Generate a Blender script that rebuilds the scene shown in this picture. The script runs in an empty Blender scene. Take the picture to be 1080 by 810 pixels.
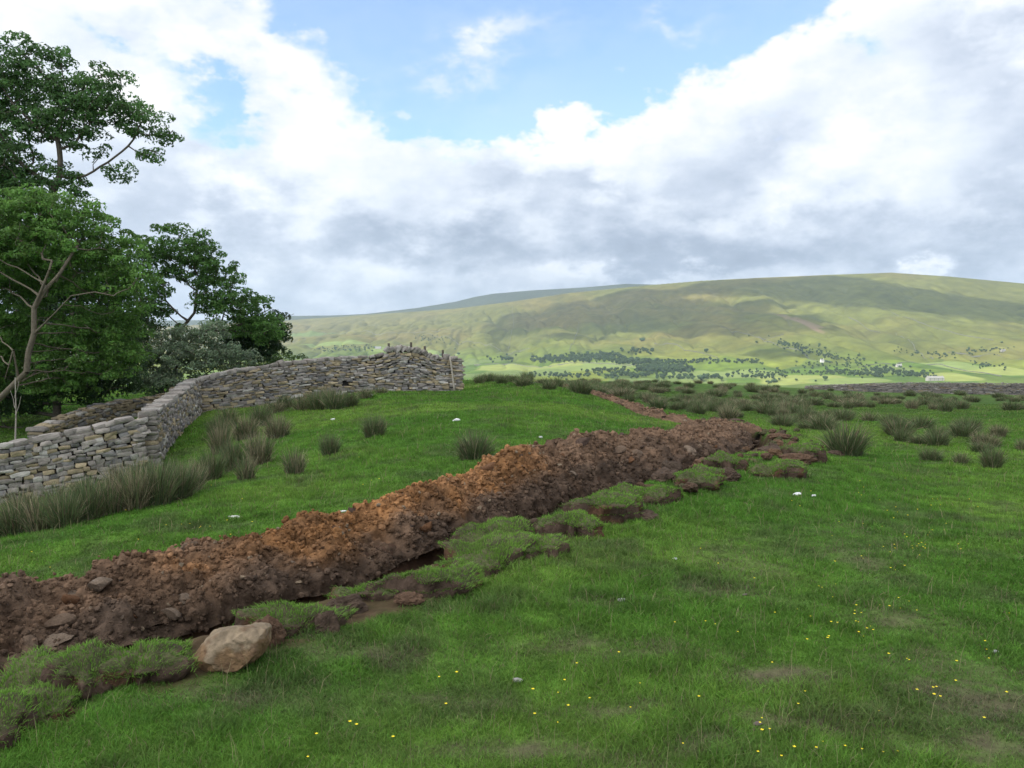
import bpy, math, random
import numpy as np
from mathutils import Vector, Matrix

# ------------------------------------------------------------------ camera
S = bpy.context.scene
COL = S.collection
PITCH = math.radians(2.364)
FPX = 848.0
cd = bpy.data.cameras.new('camera'); cam = bpy.data.objects.new('camera', cd); COL.objects.link(cam)
cam.location = (0, 0, 0); cam.rotation_euler = (math.pi / 2 - PITCH, 0, 0)
cd.sensor_width = 36; cd.lens = 36 * FPX / 1080; cd.clip_start = 0.05; cd.clip_end = 40000
S.camera = cam

# ------------------------------------------------------------------ light
SUN_AZ = math.radians(232)      # where the sun stands, clockwise from the view direction (behind, left)
SUN_EL = math.radians(44)
SUND = np.array([math.sin(SUN_AZ) * math.cos(SUN_EL), math.cos(SUN_AZ) * math.cos(SUN_EL), math.sin(SUN_EL)])
sl = bpy.data.lights.new('sun', 'SUN'); sun = bpy.data.objects.new('sun', sl); COL.objects.link(sun)
sl.energy = 3.4; sl.angle = math.radians(0.53); sl.color = (1.0, 0.95, 0.87)
sun.rotation_euler = Vector(SUND).to_track_quat('Z', 'Y').to_euler()
S.view_settings.view_transform = 'Standard'; S.view_settings.look = 'None'
S.view_settings.exposure = 0.95; S.view_settings.gamma = 1.0; S.view_settings.use_curve_mapping = False
S.cycles.max_bounces = 6; S.cycles.diffuse_bounces = 2; S.cycles.transparent_max_bounces = 8
S.cycles.volume_bounces = 1; S.cycles.use_denoising = True
S.cycles.caustics_reflective = False; S.cycles.caustics_refractive = False

# ---- expression helper for shader maths
class X:
    nt = None
    def __init__(s, v): s.v = v
    @staticmethod
    def op(o, *a):
        n = X.nt.nodes.new('ShaderNodeMath'); n.operation = o
        for i, q in enumerate(a):
            if isinstance(q, X): q = q.v
            if isinstance(q, (int, float)): n.inputs[i].default_value = q
            else: X.nt.links.new(q, n.inputs[i])
        return X(n.outputs[0])
    def __add__(s, o): return X.op('ADD', s, o)
    def __radd__(s, o): return X.op('ADD', o, s)
    def __sub__(s, o): return X.op('SUBTRACT', s, o)
    def __rsub__(s, o): return X.op('SUBTRACT', o, s)
    def __mul__(s, o): return X.op('MULTIPLY', s, o)
    def __rmul__(s, o): return X.op('MULTIPLY', o, s)
    def __truediv__(s, o): return X.op('DIVIDE', s, o)
def sstep(x, a, b):
    n = X.nt.nodes.new('ShaderNodeMapRange'); n.interpolation_type = 'SMOOTHSTEP'
    X.nt.links.new(x.v, n.inputs[0]); n.inputs[1].default_value = a; n.inputs[2].default_value = b
    n.inputs[3].default_value = 0; n.inputs[4].default_value = 1
    return X(n.outputs[0])
def clamp01(x):
    r = X.op('MAXIMUM', X.op('MINIMUM', x, 1.0), 0.0); return r
def noise_n(vec, scale, detail=5, rough=.55, lac=2.0, dist=0.0):
    n = X.nt.nodes.new('ShaderNodeTexNoise'); n.inputs['Scale'].default_value = scale
    n.inputs['Detail'].default_value = detail; n.inputs['Roughness'].default_value = rough
    n.inputs['Lacunarity'].default_value = lac; n.inputs['Distortion'].default_value = dist
    if vec is not None: X.nt.links.new(vec, n.inputs['Vector'])
    return n
def mixc(f, a, b):
    n = X.nt.nodes.new('ShaderNodeMix'); n.data_type = 'RGBA'
    for k, q in ((0, f), (6, a), (7, b)):
        if isinstance(q, X): q = q.v
        if isinstance(q, (int, float)): n.inputs[k].default_value = q
        elif isinstance(q, tuple): n.inputs[k].default_value = (*q[:3], 1)
        else: X.nt.links.new(q, n.inputs[k])
    return n.outputs[2]

def px_azel(px, py):
    u = (px - 540) / FPX; v = -(py - 405) / FPX
    d = np.array([u, math.cos(PITCH) + v * math.sin(PITCH), -math.sin(PITCH) + v * math.cos(PITCH)])
    d /= np.linalg.norm(d)
    return math.atan2(d[0], d[1]), math.asin(d[2])

# ------------------------------------------------------------------ world: sky with broken cloud
def make_world():
    w = bpy.data.worlds.new('World'); S.world = w; w.use_nodes = True
    nt = w.node_tree; nt.nodes.clear(); X.nt = nt
    out = nt.nodes.new('ShaderNodeOutputWorld')
    sky = nt.nodes.new('ShaderNodeTexSky'); sky.sky_type = 'NISHITA'; sky.sun_disc = False
    sky.sun_elevation = SUN_EL; sky.sun_rotation = SUN_AZ; sky.altitude = 250
    sky.air_density = 1.0; sky.dust_density = 1.0
    bs = nt.nodes.new('ShaderNodeBackground'); bs.inputs[1].default_value = 0.15
    tint = nt.nodes.new('ShaderNodeVectorMath'); tint.operation = 'MULTIPLY'; tint.inputs[1].default_value = (.76, .89, 1.2)
    nt.links.new(sky.outputs[0], tint.inputs[0]); nt.links.new(tint.outputs[0], bs.inputs[0])
    tc = nt.nodes.new('ShaderNodeTexCoord'); gen = tc.outputs['Generated']
    sep = nt.nodes.new('ShaderNodeSeparateXYZ'); nt.links.new(gen, sep.inputs[0])
    x, y, z = (X(sep.outputs[i]) for i in range(3))
    az = X.op('ARCTAN2', x, y)
    el = X.op('ARCSINE', z)
    # flattened noise space: more stretched towards the horizon
    cmb = nt.nodes.new('ShaderNodeCombineXYZ')
    nt.links.new(x.v, cmb.inputs[0]); nt.links.new(y.v, cmb.inputs[1]); nt.links.new((z * 1.8).v, cmb.inputs[2])
    vec = cmb.outputs[0]
    n1 = noise_n(vec, 3.2, 8, .58); n2 = noise_n(vec, 9.0, 7, .6); n3 = noise_n(vec, 30.0, 4, .55)
    off_ = nt.nodes.new('ShaderNodeVectorMath'); off_.operation = 'ADD'; nt.links.new(vec, off_.inputs[0]); off_.inputs[1].default_value = (-.02, 0, .035)
    n4 = noise_n(off_.outputs[0], 9.0, 7, .6); n5 = noise_n(off_.outputs[0], 3.2, 8, .58)
    wa = (X(n1.outputs[0]) - .5); wb = (X(n2.outputs[0]) - .5); wc = (X(n3.outputs[0]) - .5)
    sc = nt.nodes.new('ShaderNodeSeparateXYZ'); nt.links.new(n2.outputs['Color'], sc.inputs[0])
    wu = (X(sc.outputs[0]) - .5) * .24; wv = (X(sc.outputs[1]) - .5) * .2
    azw = az + wu; elw = el + wv
    def blob(px, py, rx, ry, ang=0.0):
        a, e = px_azel(px, py)
        ca, sa = math.cos(math.radians(ang)), math.sin(math.radians(ang))
        du = azw - a; dv = elw - e
        p = (du * ca + dv * sa) * (FPX / rx); q = (dv * ca - du * sa) * (FPX / ry)
        d2 = p * p + q * q
        return X.op('EXPONENT', d2 * -1.0)
    # blue gaps (positive = hole)
    gap = None
    for g in [(560, 20, 200, 80, 0, 1.5), (470, 70, 75, 70, 0, 1.1), (740, -10, 120, 50, 25, .9), (580, 80, 60, 40, 0, .8), (205, 80, 30, 85, 25, .42),
              (95, 20, 60, 22, -40, .4), (320, 10, 34, 16, 0, .35), (620, -120, 300, 70, 0, 1.3)]:
        b = blob(*g[:5]) * g[5]; gap = b if gap is None else gap + b
    gap = X.op('MINIMUM', gap, 1.15)
    wisp = blob(525, 52, 60, 17, 18) * 1.0 + blob(475, 78, 45, 14, 20) * .9 + blob(712, 24, 40, 10, 5) * .6
    front = sstep(y, -.3, .2)
    back = clamp01(wa * 3.0 + .1) * (1.0 - front) * 1.3
    field = wa * .95 + wb * 1.5 + wc * .6 + .62 - gap * 1.15 - back + (1.0 - sstep(el, .12, .3)) * .35
    m = sstep(field, -.1, .36)
    veil = clamp01(wisp * clamp01(wb * 3.0 + wc * 1.5 + .62)) * .75 + clamp01((X(n1.outputs[0]) - .45) * 1.2) * .35
    m = X.op('MAXIMUM', m, veil)
    # brightness of the cloud
    lo = sstep(el, .0, .33)
    br = lo * .30 + .565 + wa * .42 + wb * .32 + wc * .18 + (X(n2.outputs[0]) - X(n4.outputs[0])) * .45 + (X(n1.outputs[0]) - X(n5.outputs[0])) * .7
    for g in [(335, 60, 60, 70, 0, .25), (320, 190, 60, 60, 0, .32), (430, 215, 60, 26, 0, .1), (600, 140, 110, 40, 15, .24), (700, 90, 110, 50, 25, .26),
              (880, 10, 110, 40, 10, .2), (1010, 60, 70, 60, 0, -.12), (420, 60, 60, 60, 0, -.08), (740, 170, 60, 40, 0, -.08), (945, 150, 45, 40, 0, .26), (880, 190, 70, 30, 0, .16), (160, 110, 40, 40, 0, .15), (20, 30, 50, 40, 0, .1),
              (530, 190, 60, 24, 0, -.26), (625, 208, 42, 15, 0, -.22), (1040, 120, 60, 110, 0, -.12), (200, 215, 90, 55, 20, -.16), (400, 268, 150, 20, 0, -.2),
              (850, 262, 280, 30, 0, -.24), (620, 262, 150, 20, 0, -.12), (962, 277, 24, 10, 0, .45), (240, 290, 60, 25, 0, -.12), (700, 288, 110, 9, 0, .22), (370, 300, 90, 14, 0, .1),
              (30, 240, 120, 60, 0, .0)]:
        br = br + blob(*g[:5]) * g[5]
    edge = m * (1.0 - m) * 4.0
    br = clamp01(br + edge * .08 + (sstep(X(n2.outputs[0]), .5, .62) - .5) * .07)
    cr = nt.nodes.new('ShaderNodeValToRGB'); nt.links.new(br.v, cr.inputs[0])
    e = cr.color_ramp.elements
    e[0].position = 0.0; e[0].color = (.26, .31, .42, 1)
    e[1].position = 1.0; e[1].color = (1.0, 1.0, 1.0, 1)
    for p, c in ((.35, (.42, .49, .62)), (.58, (.60, .67, .80)), (.78, (.80, .86, .96))):
        q = e.new(p); q.color = (*c, 1)
    bc = nt.nodes.new('ShaderNodeBackground'); nt.links.new(cr.outputs[0], bc.inputs[0]); 
    dt = nt.nodes.new('ShaderNodeVectorMath'); dt.operation = 'DOT_PRODUCT'; nt.links.new(gen, dt.inputs[0]); dt.inputs[1].default_value = tuple(SUND)
    glow = sstep(X(dt.outputs['Value']), .1, 1.0) * 1.5 + 1.0      # added glow round the unseen sun lifts light on the field, like forward-scattering cloud
    nt.links.new((glow * .56).v, bc.inputs[1])
    mx = nt.nodes.new('ShaderNodeMixShader')
    nt.links.new((m * .86 + .14).v, mx.inputs[0]); nt.links.new(bs.outputs[0], mx.inputs[1]); nt.links.new(bc.outputs[0], mx.inputs[2])
    nt.links.new(mx.outputs[0], out.inputs[0])
    w.cycles.sampling_method = 'MANUAL'; w.cycles.sample_map_resolution = 512
make_world()

# ------------------------------------------------------------------ noise in numpy
rng = np.random.default_rng(7); random.seed(7)
_P = rng.random((256, 256)); _PERM = rng.permutation(256)
def _h3(i, j, k): return _P[_PERM[(i + _PERM[k & 255]) & 255], (j + _PERM[(k * 7 + 3) & 255]) & 255]
def vn2(x, y, seed=0):
    x = x + seed * 17.31; y = y + seed * 9.77
    i = np.floor(x).astype(np.int64); j = np.floor(y).astype(np.int64)
    f = x - i; g = y - j; f = f * f * f * (f * (f * 6 - 15) + 10); g = g * g * g * (g * (g * 6 - 15) + 10)
    H = lambda a, b: _P[a & 255, b & 255]
    return (H(i, j) * (1 - f) + H(i + 1, j) * f) * (1 - g) + (H(i, j + 1) * (1 - f) + H(i + 1, j + 1) * f) * g
def fbm(x, y, o=4, seed=0, gain=.5):
    s = 0; a = 1; t = 0
    for k in range(o):
        c, sn = math.cos(k * 1.1), math.sin(k * 1.1)
        s = s + a * (vn2((x * c - y * sn) * 2 ** k, (x * sn + y * c) * 2 ** k, seed + k) - .5); t += a; a *= gain
    return s / t * 2
def vn3(p, seed=0):
    p = p + seed * 13.7
    I = np.floor(p).astype(np.int64); F = p - I; F = F * F * (3 - 2 * F)
    r = 0
    for a in (0, 1):
        for b in (0, 1):
            for c in (0, 1):
                w = (F[:, 0] if a else 1 - F[:, 0]) * (F[:, 1] if b else 1 - F[:, 1]) * (F[:, 2] if c else 1 - F[:, 2])
                r = r + w * _h3((I[:, 0] + a) & 255, (I[:, 1] + b) & 255, (I[:, 2] + c) & 255)
    return r
def fbm3(p, o=3, seed=0):
    s = 0; a = 1; t = 0
    for k in range(o): s = s + a * (vn3(p * 2 ** k, seed + k) - .5); t += a; a *= .5
    return s / t * 2
def voro2(x, y, seed=0):
    i = np.floor(x).astype(np.int64); j = np.floor(y).astype(np.int64)
    d1 = np.full(x.shape, 9.); d2 = np.full(x.shape, 9.); idv = np.zeros(x.shape)
    for a in (-1, 0, 1):
        for b in (-1, 0, 1):
            u = (i + a + seed * 31) & 255; v = (j + b + seed * 57) & 255
            fx = i + a + _P[u, v]; fy = j + b + _P[(u + 91) & 255, (v + 37) & 255]
            d = np.hypot(fx - x, fy - y)
            n = d < d1
            d2 = np.where(n, d1, np.minimum(d2, d)); idv = np.where(n, _P[(u + 11) & 255, (v + 77) & 255], idv); d1 = np.where(n, d, d1)
    return d1, d2, idv
def ss(x, a, b):
    t = np.clip((x - a) / (b - a), 0, 1); return t * t * (3 - 2 * t)

# ------------------------------------------------------------------ camera geometry
def ray(px, py):
    px = np.asarray(px, float); py = np.asarray(py, float)
    u = (px - 540) / FPX; v = -(py - 405) / FPX
    return np.stack([u, math.cos(PITCH) + v * math.sin(PITCH), -math.sin(PITCH) + v * math.cos(PITCH)], -1)
def P(px, py, Y):
    d = ray(px, py); return d / d[..., 1:2] * np.asarray(Y, float)[..., None]
def V(px, py, Y): return P(px, py, Y)
def proj(p):
    p = np.asarray(p, float)
    f = p[..., 1] * math.cos(PITCH) - p[..., 2] * math.sin(PITCH)
    up = p[..., 1] * math.sin(PITCH) + p[..., 2] * math.cos(PITCH)
    return 540 + FPX * p[..., 0] / f, 405 - FPX * up / f

# ------------------------------------------------------------------ terrain
CP = [(540, 810, 3.0), (0, 810, 3.0), (1080, 810, 3.05), (540, 600, 6.0), (0, 600, 6.4), (1080, 600, 6.3), (-400, 810, 3.1), (1500, 810, 3.1),
      (0, 548, 13), (0, 532, 16.4), (75, 516, 17), (150, 496, 17.6), (-160, 556, 15.6), (-300, 565, 12.5), (150, 512, 14.2), (215, 440, 24), (300, 424, 27), (400, 411, 29), (490, 412, 30), (540, 404, 32), (600, 412, 28),
      (700, 448, 20), (400, 468, 13.3), (600, 450, 16), (300, 490, 12), (800, 470, 15.3), (900, 477, 15.6), (1048, 490, 14), (1300, 490, 14),
      (740, 440, 31), (655, 424, 40), (540, 404, 55), (900, 440, 31), (1080, 440, 30), (1400, 440, 30), (700, 405.5, 80), (900, 413, 88), (1080, 416, 88), (1400, 418, 88),
      (490, 405, 75), (130, 440, 24), (0, 455, 24), (-300, 470, 23), (60, 425, 36), (300, 405, 40), (150, 415, 40), (-300, 420, 45), (200, 405, 90), (-200, 405, 90), (400, 402, 60)]
_c = P(np.array([c[0] for c in CP]), np.array([c[1] for c in CP]), np.array([c[2] for c in CP], float))
_c = np.vstack([_c, [[-6, -6, -1.75], [0, -8, -1.5], [8, -6, -1.5], [-25, -10, -3], [25, -10, -1.2], [-30, 10, -4], [30, 12, -1.8]]])
def _warp(x, y):
    r = np.hypot(x, y) + 1e-6; k = np.log(1 + r / 4.0) * 4 / r
    return x * k, y * k
_wx, _wy = _warp(_c[:, 0], _c[:, 1])
def _phi(d): return np.where(d > 0, d * d * np.log(d + 1e-9), 0)
_n = len(_c); _A = np.zeros((_n + 3, _n + 3)); _D = np.hypot(_wx[:, None] - _wx, _wy[:, None] - _wy)
_A[:_n, :_n] = _phi(_D) + np.eye(_n) * .03; _A[:_n, _n] = 1; _A[:_n, _n + 1] = _wx; _A[:_n, _n + 2] = _wy; _A[_n:, :_n] = _A[:_n, _n:].T
_W = np.linalg.solve(_A, np.concatenate([_c[:, 2], np.zeros(3)]))
def base_h(x, y):
    x = np.asarray(x, float); y = np.asarray(y, float); sh = x.shape; x = x.ravel(); y = y.ravel()
    wx, wy = _warp(x, y); out = np.empty(len(x))
    for a in range(0, len(x), 100000):
        sl_ = slice(a, a + 100000)
        d = np.hypot(wx[sl_, None] - _wx, wy[sl_, None] - _wy)
        out[sl_] = _phi(d) @ _W[:_n] + _W[_n] + _W[_n + 1] * wx[sl_] + _W[_n + 2] * wy[sl_]
    r = np.hypot(x, y); far = ss(r, 92, 150); bk = ss(-y, 6, 30)
    out = out * (1 - bk) + bk * np.clip(out, -4, -1)
    fall = -4.5 - (r - 92) * .07 - np.clip(r - 130, 0, None) * .02
    out = out * (1 - far) + far * np.maximum(fall, -80)
    return out.reshape(sh)

# trench line: pixel, forward distance is solved from the terrain
TR = [(-420, 800), (-200, 752), (0, 706), (150, 668), (250, 640), (330, 615), (430, 588), (520, 550), (600, 522), (700, 492), (765, 476), (803, 464), (785, 452), (735, 441), (685, 432), (640, 424.5), (600, 419)]
def hit(px, py, hf, r0=2.0, r1=120.0, n=1500):
    d = ray(px, py); d = d / np.hypot(d[0], d[1])
    t = np.geomspace(r0, r1, n); p = d[None] * t[:, None]
    g = p[:, 2] - hf(p[:, 0], p[:, 1]); k = np.nonzero(g < 0)[0]
    if len(k) == 0: return None
    k = k[0]
    if k == 0: return p[0]
    f = g[k - 1] / (g[k - 1] - g[k] + 1e-12); q = p[k - 1] + (p[k] - p[k - 1]) * f
    return q
tp = []
for (a, b) in TR:
    q = hit(a, b, base_h)
    tp.append(q if q is not None else None)
YF = {13: 21.5, 14: 25.5, 15: 30, 16: 34}
for k, Yv in YF.items(): tp[k] = P(TR[k][0], TR[k][1], float(Yv))
tp = np.array(tp)[:, :2]
def catmull(pts, n=24):
    pts = np.asarray(pts, float); q = np.vstack([2 * pts[0] - pts[1], pts, 2 * pts[-1] - pts[-2]]); o = []
    for i in range(1, len(q) - 2):
        for t in np.linspace(0, 1, n, endpoint=False):
            o.append(.5 * (2 * q[i] + (q[i + 1] - q[i - 1]) * t + (2 * q[i - 1] - 5 * q[i] + 4 * q[i + 1] - q[i + 2]) * t * t + (3 * q[i] - q[i - 1] - 3 * q[i + 1] + q[i + 2]) * t ** 3))
    o.append(q[-2]); return np.array(o)
def resample(pts, step):
    d = np.concatenate([[0], np.cumsum(np.hypot(*np.diff(pts[:, :2], axis=0).T))]); s = np.arange(0, d[-1], step)
    return np.stack([np.interp(s, d, pts[:, k]) for k in range(pts.shape[1])], 1), s
TL, TS = resample(catmull(tp), .12)
_T = np.gradient(TL, axis=0); _T /= np.linalg.norm(_T, axis=1)[:, None]
TN = np.stack([-_T[:, 1], _T[:, 0]], 1)       # points to the left of the travel (spoil side)
def trench_sd(x, y):
    """signed offset from the trench line (left positive) and arc length"""
    x = np.asarray(x, float); sh = x.shape; x = x.ravel(); y = np.asarray(y, float).ravel()
    off = np.full(len(x), 99.); s = np.zeros(len(x)); near = np.nonzero((np.hypot(x, y) < 45) & (y > -3))[0]
    for a in range(0, len(near), 50000):
        k = near[a:a + 50000]
        D = (x[k, None] - TL[:, 0]) ** 2 + (y[k, None] - TL[:, 1]) ** 2
        j = D.argmin(1); dx = x[k] - TL[j, 0]; dy = y[k] - TL[j, 1]
        o = dx * TN[j, 0] + dy * TN[j, 1]; dist = np.sqrt(D[np.arange(len(k)), j])
        off[k] = np.where(o >= 0, dist, -dist); s[k] = TS[j] + dx * _T[j, 0] + dy * _T[j, 1]
    return off.reshape(sh), s.reshape(sh)
SMAX = TS[-1]
def ground_h(x, y, full=False):
    z = base_h(x, y)
    r = np.hypot(x, y)
    z = z + fbm(x * .45, y * .45, 3, 3) * .07 * ss(r, 2, 8) * (1 - ss(r, 60, 120)) + fbm(x * 2.2, y * 2.2, 4, 5) * .034 * (1 - ss(r, 60, 100))
    off, s = trench_sd(x, y)
    z = z - .5 * np.exp(-(np.abs(off - .04) / .26) ** 4) * ss(SMAX - s, 0, 2)
    if full: return z, off, s
    return z
# worn, muddy patches of the turf: centre pixel and size in metres
BARE = []
for (px, py, rx, ry, k) in [(830, 716, .28, .14, 1), (1035, 735, .35, .3, .8), (985, 700, .3, .2, .6), (690, 690, .35, .12, .6), (620, 680, .5, .14, .55), (360, 690, .5, .12, .55), (860, 762, .35, .12, .6), (560, 790, .45, .1, .8), (960, 655, .3, .3, .5), (780, 598, .35, .5, .45), (905, 590, .25, .5, .5), (300, 672, .3, .12, .8), (1050, 785, .4, .15, .8), (700, 795, .35, .1, .6), (235, 730, .4, .12, .5), (640, 636, .35, .1, .4), (905, 560, .4, .8, .3), (640, 745, .3, .1, .5), (470, 735, .5, .1, .35)]:
    q = hit(px, py, base_h); BARE.append((q[0], q[1], rx, ry, k))
def bare(x, y):
    wx = x + fbm(x * 3, y * 3, 3, 41) * .18; wy = y + fbm(x * 3, y * 3, 3, 47) * .18
    b = np.zeros_like(x)
    for (cx, cy, rx, ry, k) in BARE: b = np.maximum(b, k * np.exp(-(((wx - cx) / rx) ** 2 + ((wy - cy) / ry) ** 2)))
    b = .95 * b * (.45 + 1.1 * vn2(x * 9, y * 9, 50))
    b = np.maximum(b, .5 * ss(fbm(x * .8, y * .8, 4, 44), .35, .75) * ss(x, -1, 1) * (1 - ss(np.hypot(x, y), 5, 9)))
    return np.clip(b, 0, 1)
def soil(x, y, off, s):
    n = fbm(x * 2.5, y * 2.5, 3, 60) * .12
    a = 1 - ss(np.abs(off + n - .08), .25, .36)
    a = np.where(off > 0, 1 - ss(off + n, 1.0, 1.12), a)
    a = np.where(off < 0, np.maximum(a, ss(vn2(x * 4, y * 4, 61), .38, .5) * .9 * (1 - ss(-off + n, .75, 1.0))), a)
    return a * ss(SMAX - s, 0, 1)

# ------------------------------------------------------------------ mesh and tagging helpers
def mesh_np(name, verts, faces, mats=(), cols=None, smooth=False, mi=None, parent=None, link=True):
    """faces: list of int arrays (N,3)/(N,4)"""
    if not isinstance(faces, (list, tuple)): faces = [faces]
    faces = [f for f in faces if len(f)]
    me = bpy.data.meshes.new(name); verts = np.asarray(verts, np.float32)
    me.vertices.add(len(verts)); me.vertices.foreach_set('co', verts.ravel())
    loops = np.concatenate([f.ravel() for f in faces]).astype(np.int32)
    cnt = np.concatenate([np.full(len(f), f.shape[1], np.int32) for f in faces])
    st = np.concatenate([[0], np.cumsum(cnt)[:-1]]).astype(np.int32)
    me.loops.add(len(loops)); me.loops.foreach_set('vertex_index', loops)
    me.polygons.add(len(cnt)); me.polygons.foreach_set('loop_start', st); me.polygons.foreach_set('loop_total', cnt)
    if mi is not None: me.polygons.foreach_set('material_index', np.asarray(mi, np.int32))
    me.polygons.foreach_set('use_smooth', np.full(len(cnt), bool(smooth)))
    me.update(calc_edges=True)
    if cols is not None:
        c = np.ones((len(verts), 4), np.float32); c[:, :3] = cols
        at = me.color_attributes.new('col', 'FLOAT_COLOR', 'POINT'); at.data.foreach_set('color', c.ravel())
    for m in (mats if isinstance(mats, (list, tuple)) else (mats,)): me.materials.append(m)
    o = bpy.data.objects.new(name, me)
    if link: COL.objects.link(o)
    if parent: o.parent = parent
    return o
def tag(o, label=None, cat=None, group=None, kind=None):
    if label: o['label'] = label
    if cat: o['category'] = cat
    if group: o['group'] = group
    if kind: o['kind'] = kind
    return o
def empty(name, loc, rz=0, label=None, cat=None, group=None):
    o = bpy.data.objects.new(name, None); COL.objects.link(o); o.location = tuple(float(v) for v in loc); o.rotation_euler = (0, 0, rz)
    return tag(o, label, cat, group)
def grid_faces(nr, nc, wrap=False):
    i = np.arange(nr - 1)[:, None]; j = np.arange(nc if wrap else nc - 1)[None]
    a = i * nc + j; b = i * nc + (j + 1) % nc
    return np.stack([a, b, b + nc, a + nc], -1).reshape(-1, 4)
def kids(o): return [c for c in COL.objects if c.parent == o]
def dup(o, loc, rz, sc, label=None, group=None, children=None):
    c = o.copy(); COL.objects.link(c); c.parent = None; c.location = tuple(float(v) for v in loc); c.rotation_euler = (0, 0, rz)
    c.scale = (sc, sc, sc) if isinstance(sc, (int, float)) else sc
    if label: c['label'] = label
    if group: c['group'] = group
    for ch in (children or ()):
        d = ch.copy(); COL.objects.link(d); d.parent = c
    return c

# ------------------------------------------------------------------ materials
def new_mat(name, rough=.85, spec=.2):
    m = bpy.data.materials.new(name); m.use_nodes = True; nt = m.node_tree; X.nt = nt
    b = nt.nodes['Principled BSDF']; b.inputs['Roughness'].default_value = rough
    b.inputs['Specular IOR Level'].default_value = spec
    return m, nt, b
def col_attr(nt):
    a = nt.nodes.new('ShaderNodeAttribute'); a.attribute_name = 'col'; return a.outputs['Color']
def scale_col(nt, c, fac_socket, lo, hi):
    mr = nt.nodes.new('ShaderNodeMapRange'); nt.links.new(fac_socket, mr.inputs[0]); mr.inputs[3].default_value = lo; mr.inputs[4].default_value = hi
    mr.inputs[1].default_value = .25; mr.inputs[2].default_value = .75
    vm = nt.nodes.new('ShaderNodeVectorMath'); vm.operation = 'SCALE'; nt.links.new(c, vm.inputs[0]); nt.links.new(mr.outputs[0], vm.inputs['Scale'])
    return vm.outputs[0]
def attr_mat(name, rough=.85, spec=.15, nscale=None, lo=.8, hi=1.2, bump=0, bscale=20, detail=5, translucent=0):
    m, nt, b = new_mat(name, rough, spec); c = col_attr(nt)
    tc = nt.nodes.new('ShaderNodeTexCoord')
    if nscale:
        n = noise_n(tc.outputs['Object'], nscale, detail, .6); c = scale_col(nt, c, n.outputs[0], lo, hi)
    nt.links.new(c, b.inputs['Base Color'])
    if bump:
        n = noise_n(tc.outputs['Object'], bscale, 6, .65); bp = nt.nodes.new('ShaderNodeBump'); bp.inputs['Strength'].default_value = bump
        bp.inputs['Distance'].default_value = .02; nt.links.new(n.outputs[0], bp.inputs['Height']); nt.links.new(bp.outputs[0], b.inputs['Normal'])
    if translucent:
        t = nt.nodes.new('ShaderNodeBsdfTranslucent'); nt.links.new(c, t.inputs[0])
        mx = nt.nodes.new('ShaderNodeMixShader'); mx.inputs[0].default_value = translucent
        nt.links.new(b.outputs[0], mx.inputs[1]); nt.links.new(t.outputs[0], mx.inputs[2]); nt.links.new(mx.outputs[0], nt.nodes['Material Output'].inputs[0])
    return m
M_ground = attr_mat('meadow_surface', .95, .05, 14, .7, 1.3, .6, 30)
M_soil = attr_mat('dug_soil', .92, .12, 22, .62, 1.35, .9, 45)
M_blade = attr_mat('grass_blades', .75, .15, None, translucent=.35)
M_rush = attr_mat('rush_stems', .7, .15, None, translucent=.15)
M_stone = attr_mat('limestone', .85, .25, 9, .72, 1.25, .8, 30)
M_core = attr_mat('wall_core', .95, .05)
M_leaf = attr_mat('tree_leaves', .5, .3, None, translucent=.45)
M_bark = attr_mat('tree_bark', .9, .1, 12, .65, 1.3, .8, 25)
M_hill = attr_mat('hill_pasture', .95, .03, .03, .78, 1.22, detail=8)
M_far = attr_mat('distant_foliage', .9, .05, None)
M_wood = attr_mat('weathered_wood', .85, .15, 30, .7, 1.2)

# ------------------------------------------------------------------ near ground
GREEN = np.array([.080, .180, .024]); GREEN2 = np.array([.140, .242, .038]); OLIVE = np.array([.092, .125, .045]); DULL = np.array([.10, .092, .06]); MUD = np.array([.105, .068, .046])
STRAW = np.array([.26, .23, .12])
def grass_col(x, y):
    n1 = fbm(x * .35, y * .35, 4, 70) * .5 + .5; n2 = fbm(x * 2.0, y * 2.0, 4, 75) * .5 + .5
    a = ss(n1, .3, .75)[:, None]; b = ss(n2, .45, .85)[:, None]
    c = GREEN * (1 - a) + GREEN2 * a
    c = c * (1 - .7 * b) + OLIVE * .7 * b
    n3 = fbm(x * 6, y * 6, 3, 78)[:, None]; c = c * (1 + .42 * n3)
    r = np.hypot(x, y); k = (ss(r, 26, 42) * .5 * ss(x, -6, 2))[:, None]
    c = c * (1 - k) + np.array([.075, .12, .035]) * k
    return c
def make_ground():
    az = np.concatenate([np.radians(np.arange(-180, -42, 3.0)), np.radians(np.arange(-42, 42, .13)), np.radians(np.arange(42, 180, 3.0))])
    r = np.concatenate([[.02, .4, .8, 1.2, 1.6], np.geomspace(1.9, 45, 780), np.geomspace(45.3, 150, 150), np.geomspace(152, 260, 12)])
    R, A = np.meshgrid(r, az, indexing='ij'); x = (R * np.sin(A)).ravel(); y = (R * np.cos(A)).ravel()
    z, off, s = ground_h(x, y, True)
    so = soil(x, y, off, s)[:, None]
    gc = grass_col(x, y) * .62 * (.7 + .6 * vn2(x * 22, y * 22, 79))[:, None]
    bm = bare(x, y)[:, None]
    gc = gc * (1 - bm * .85) + (DULL * .55 + MUD * .45) * bm * .85
    sc = np.array([.055, .033, .022]) * (.7 + .6 * vn2(x * 8, y * 8, 9))[:, None]
    c = gc * (1 - so) + sc * 1.3 * so
    z = z + so[:, 0] * fbm(x * 7, y * 7, 3, 12) * .025
    o = mesh_np('ground', np.stack([x, y, z], 1), grid_faces(len(r), len(az), True), M_ground, c, True)
    tag(o, kind='structure')
make_ground()

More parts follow.
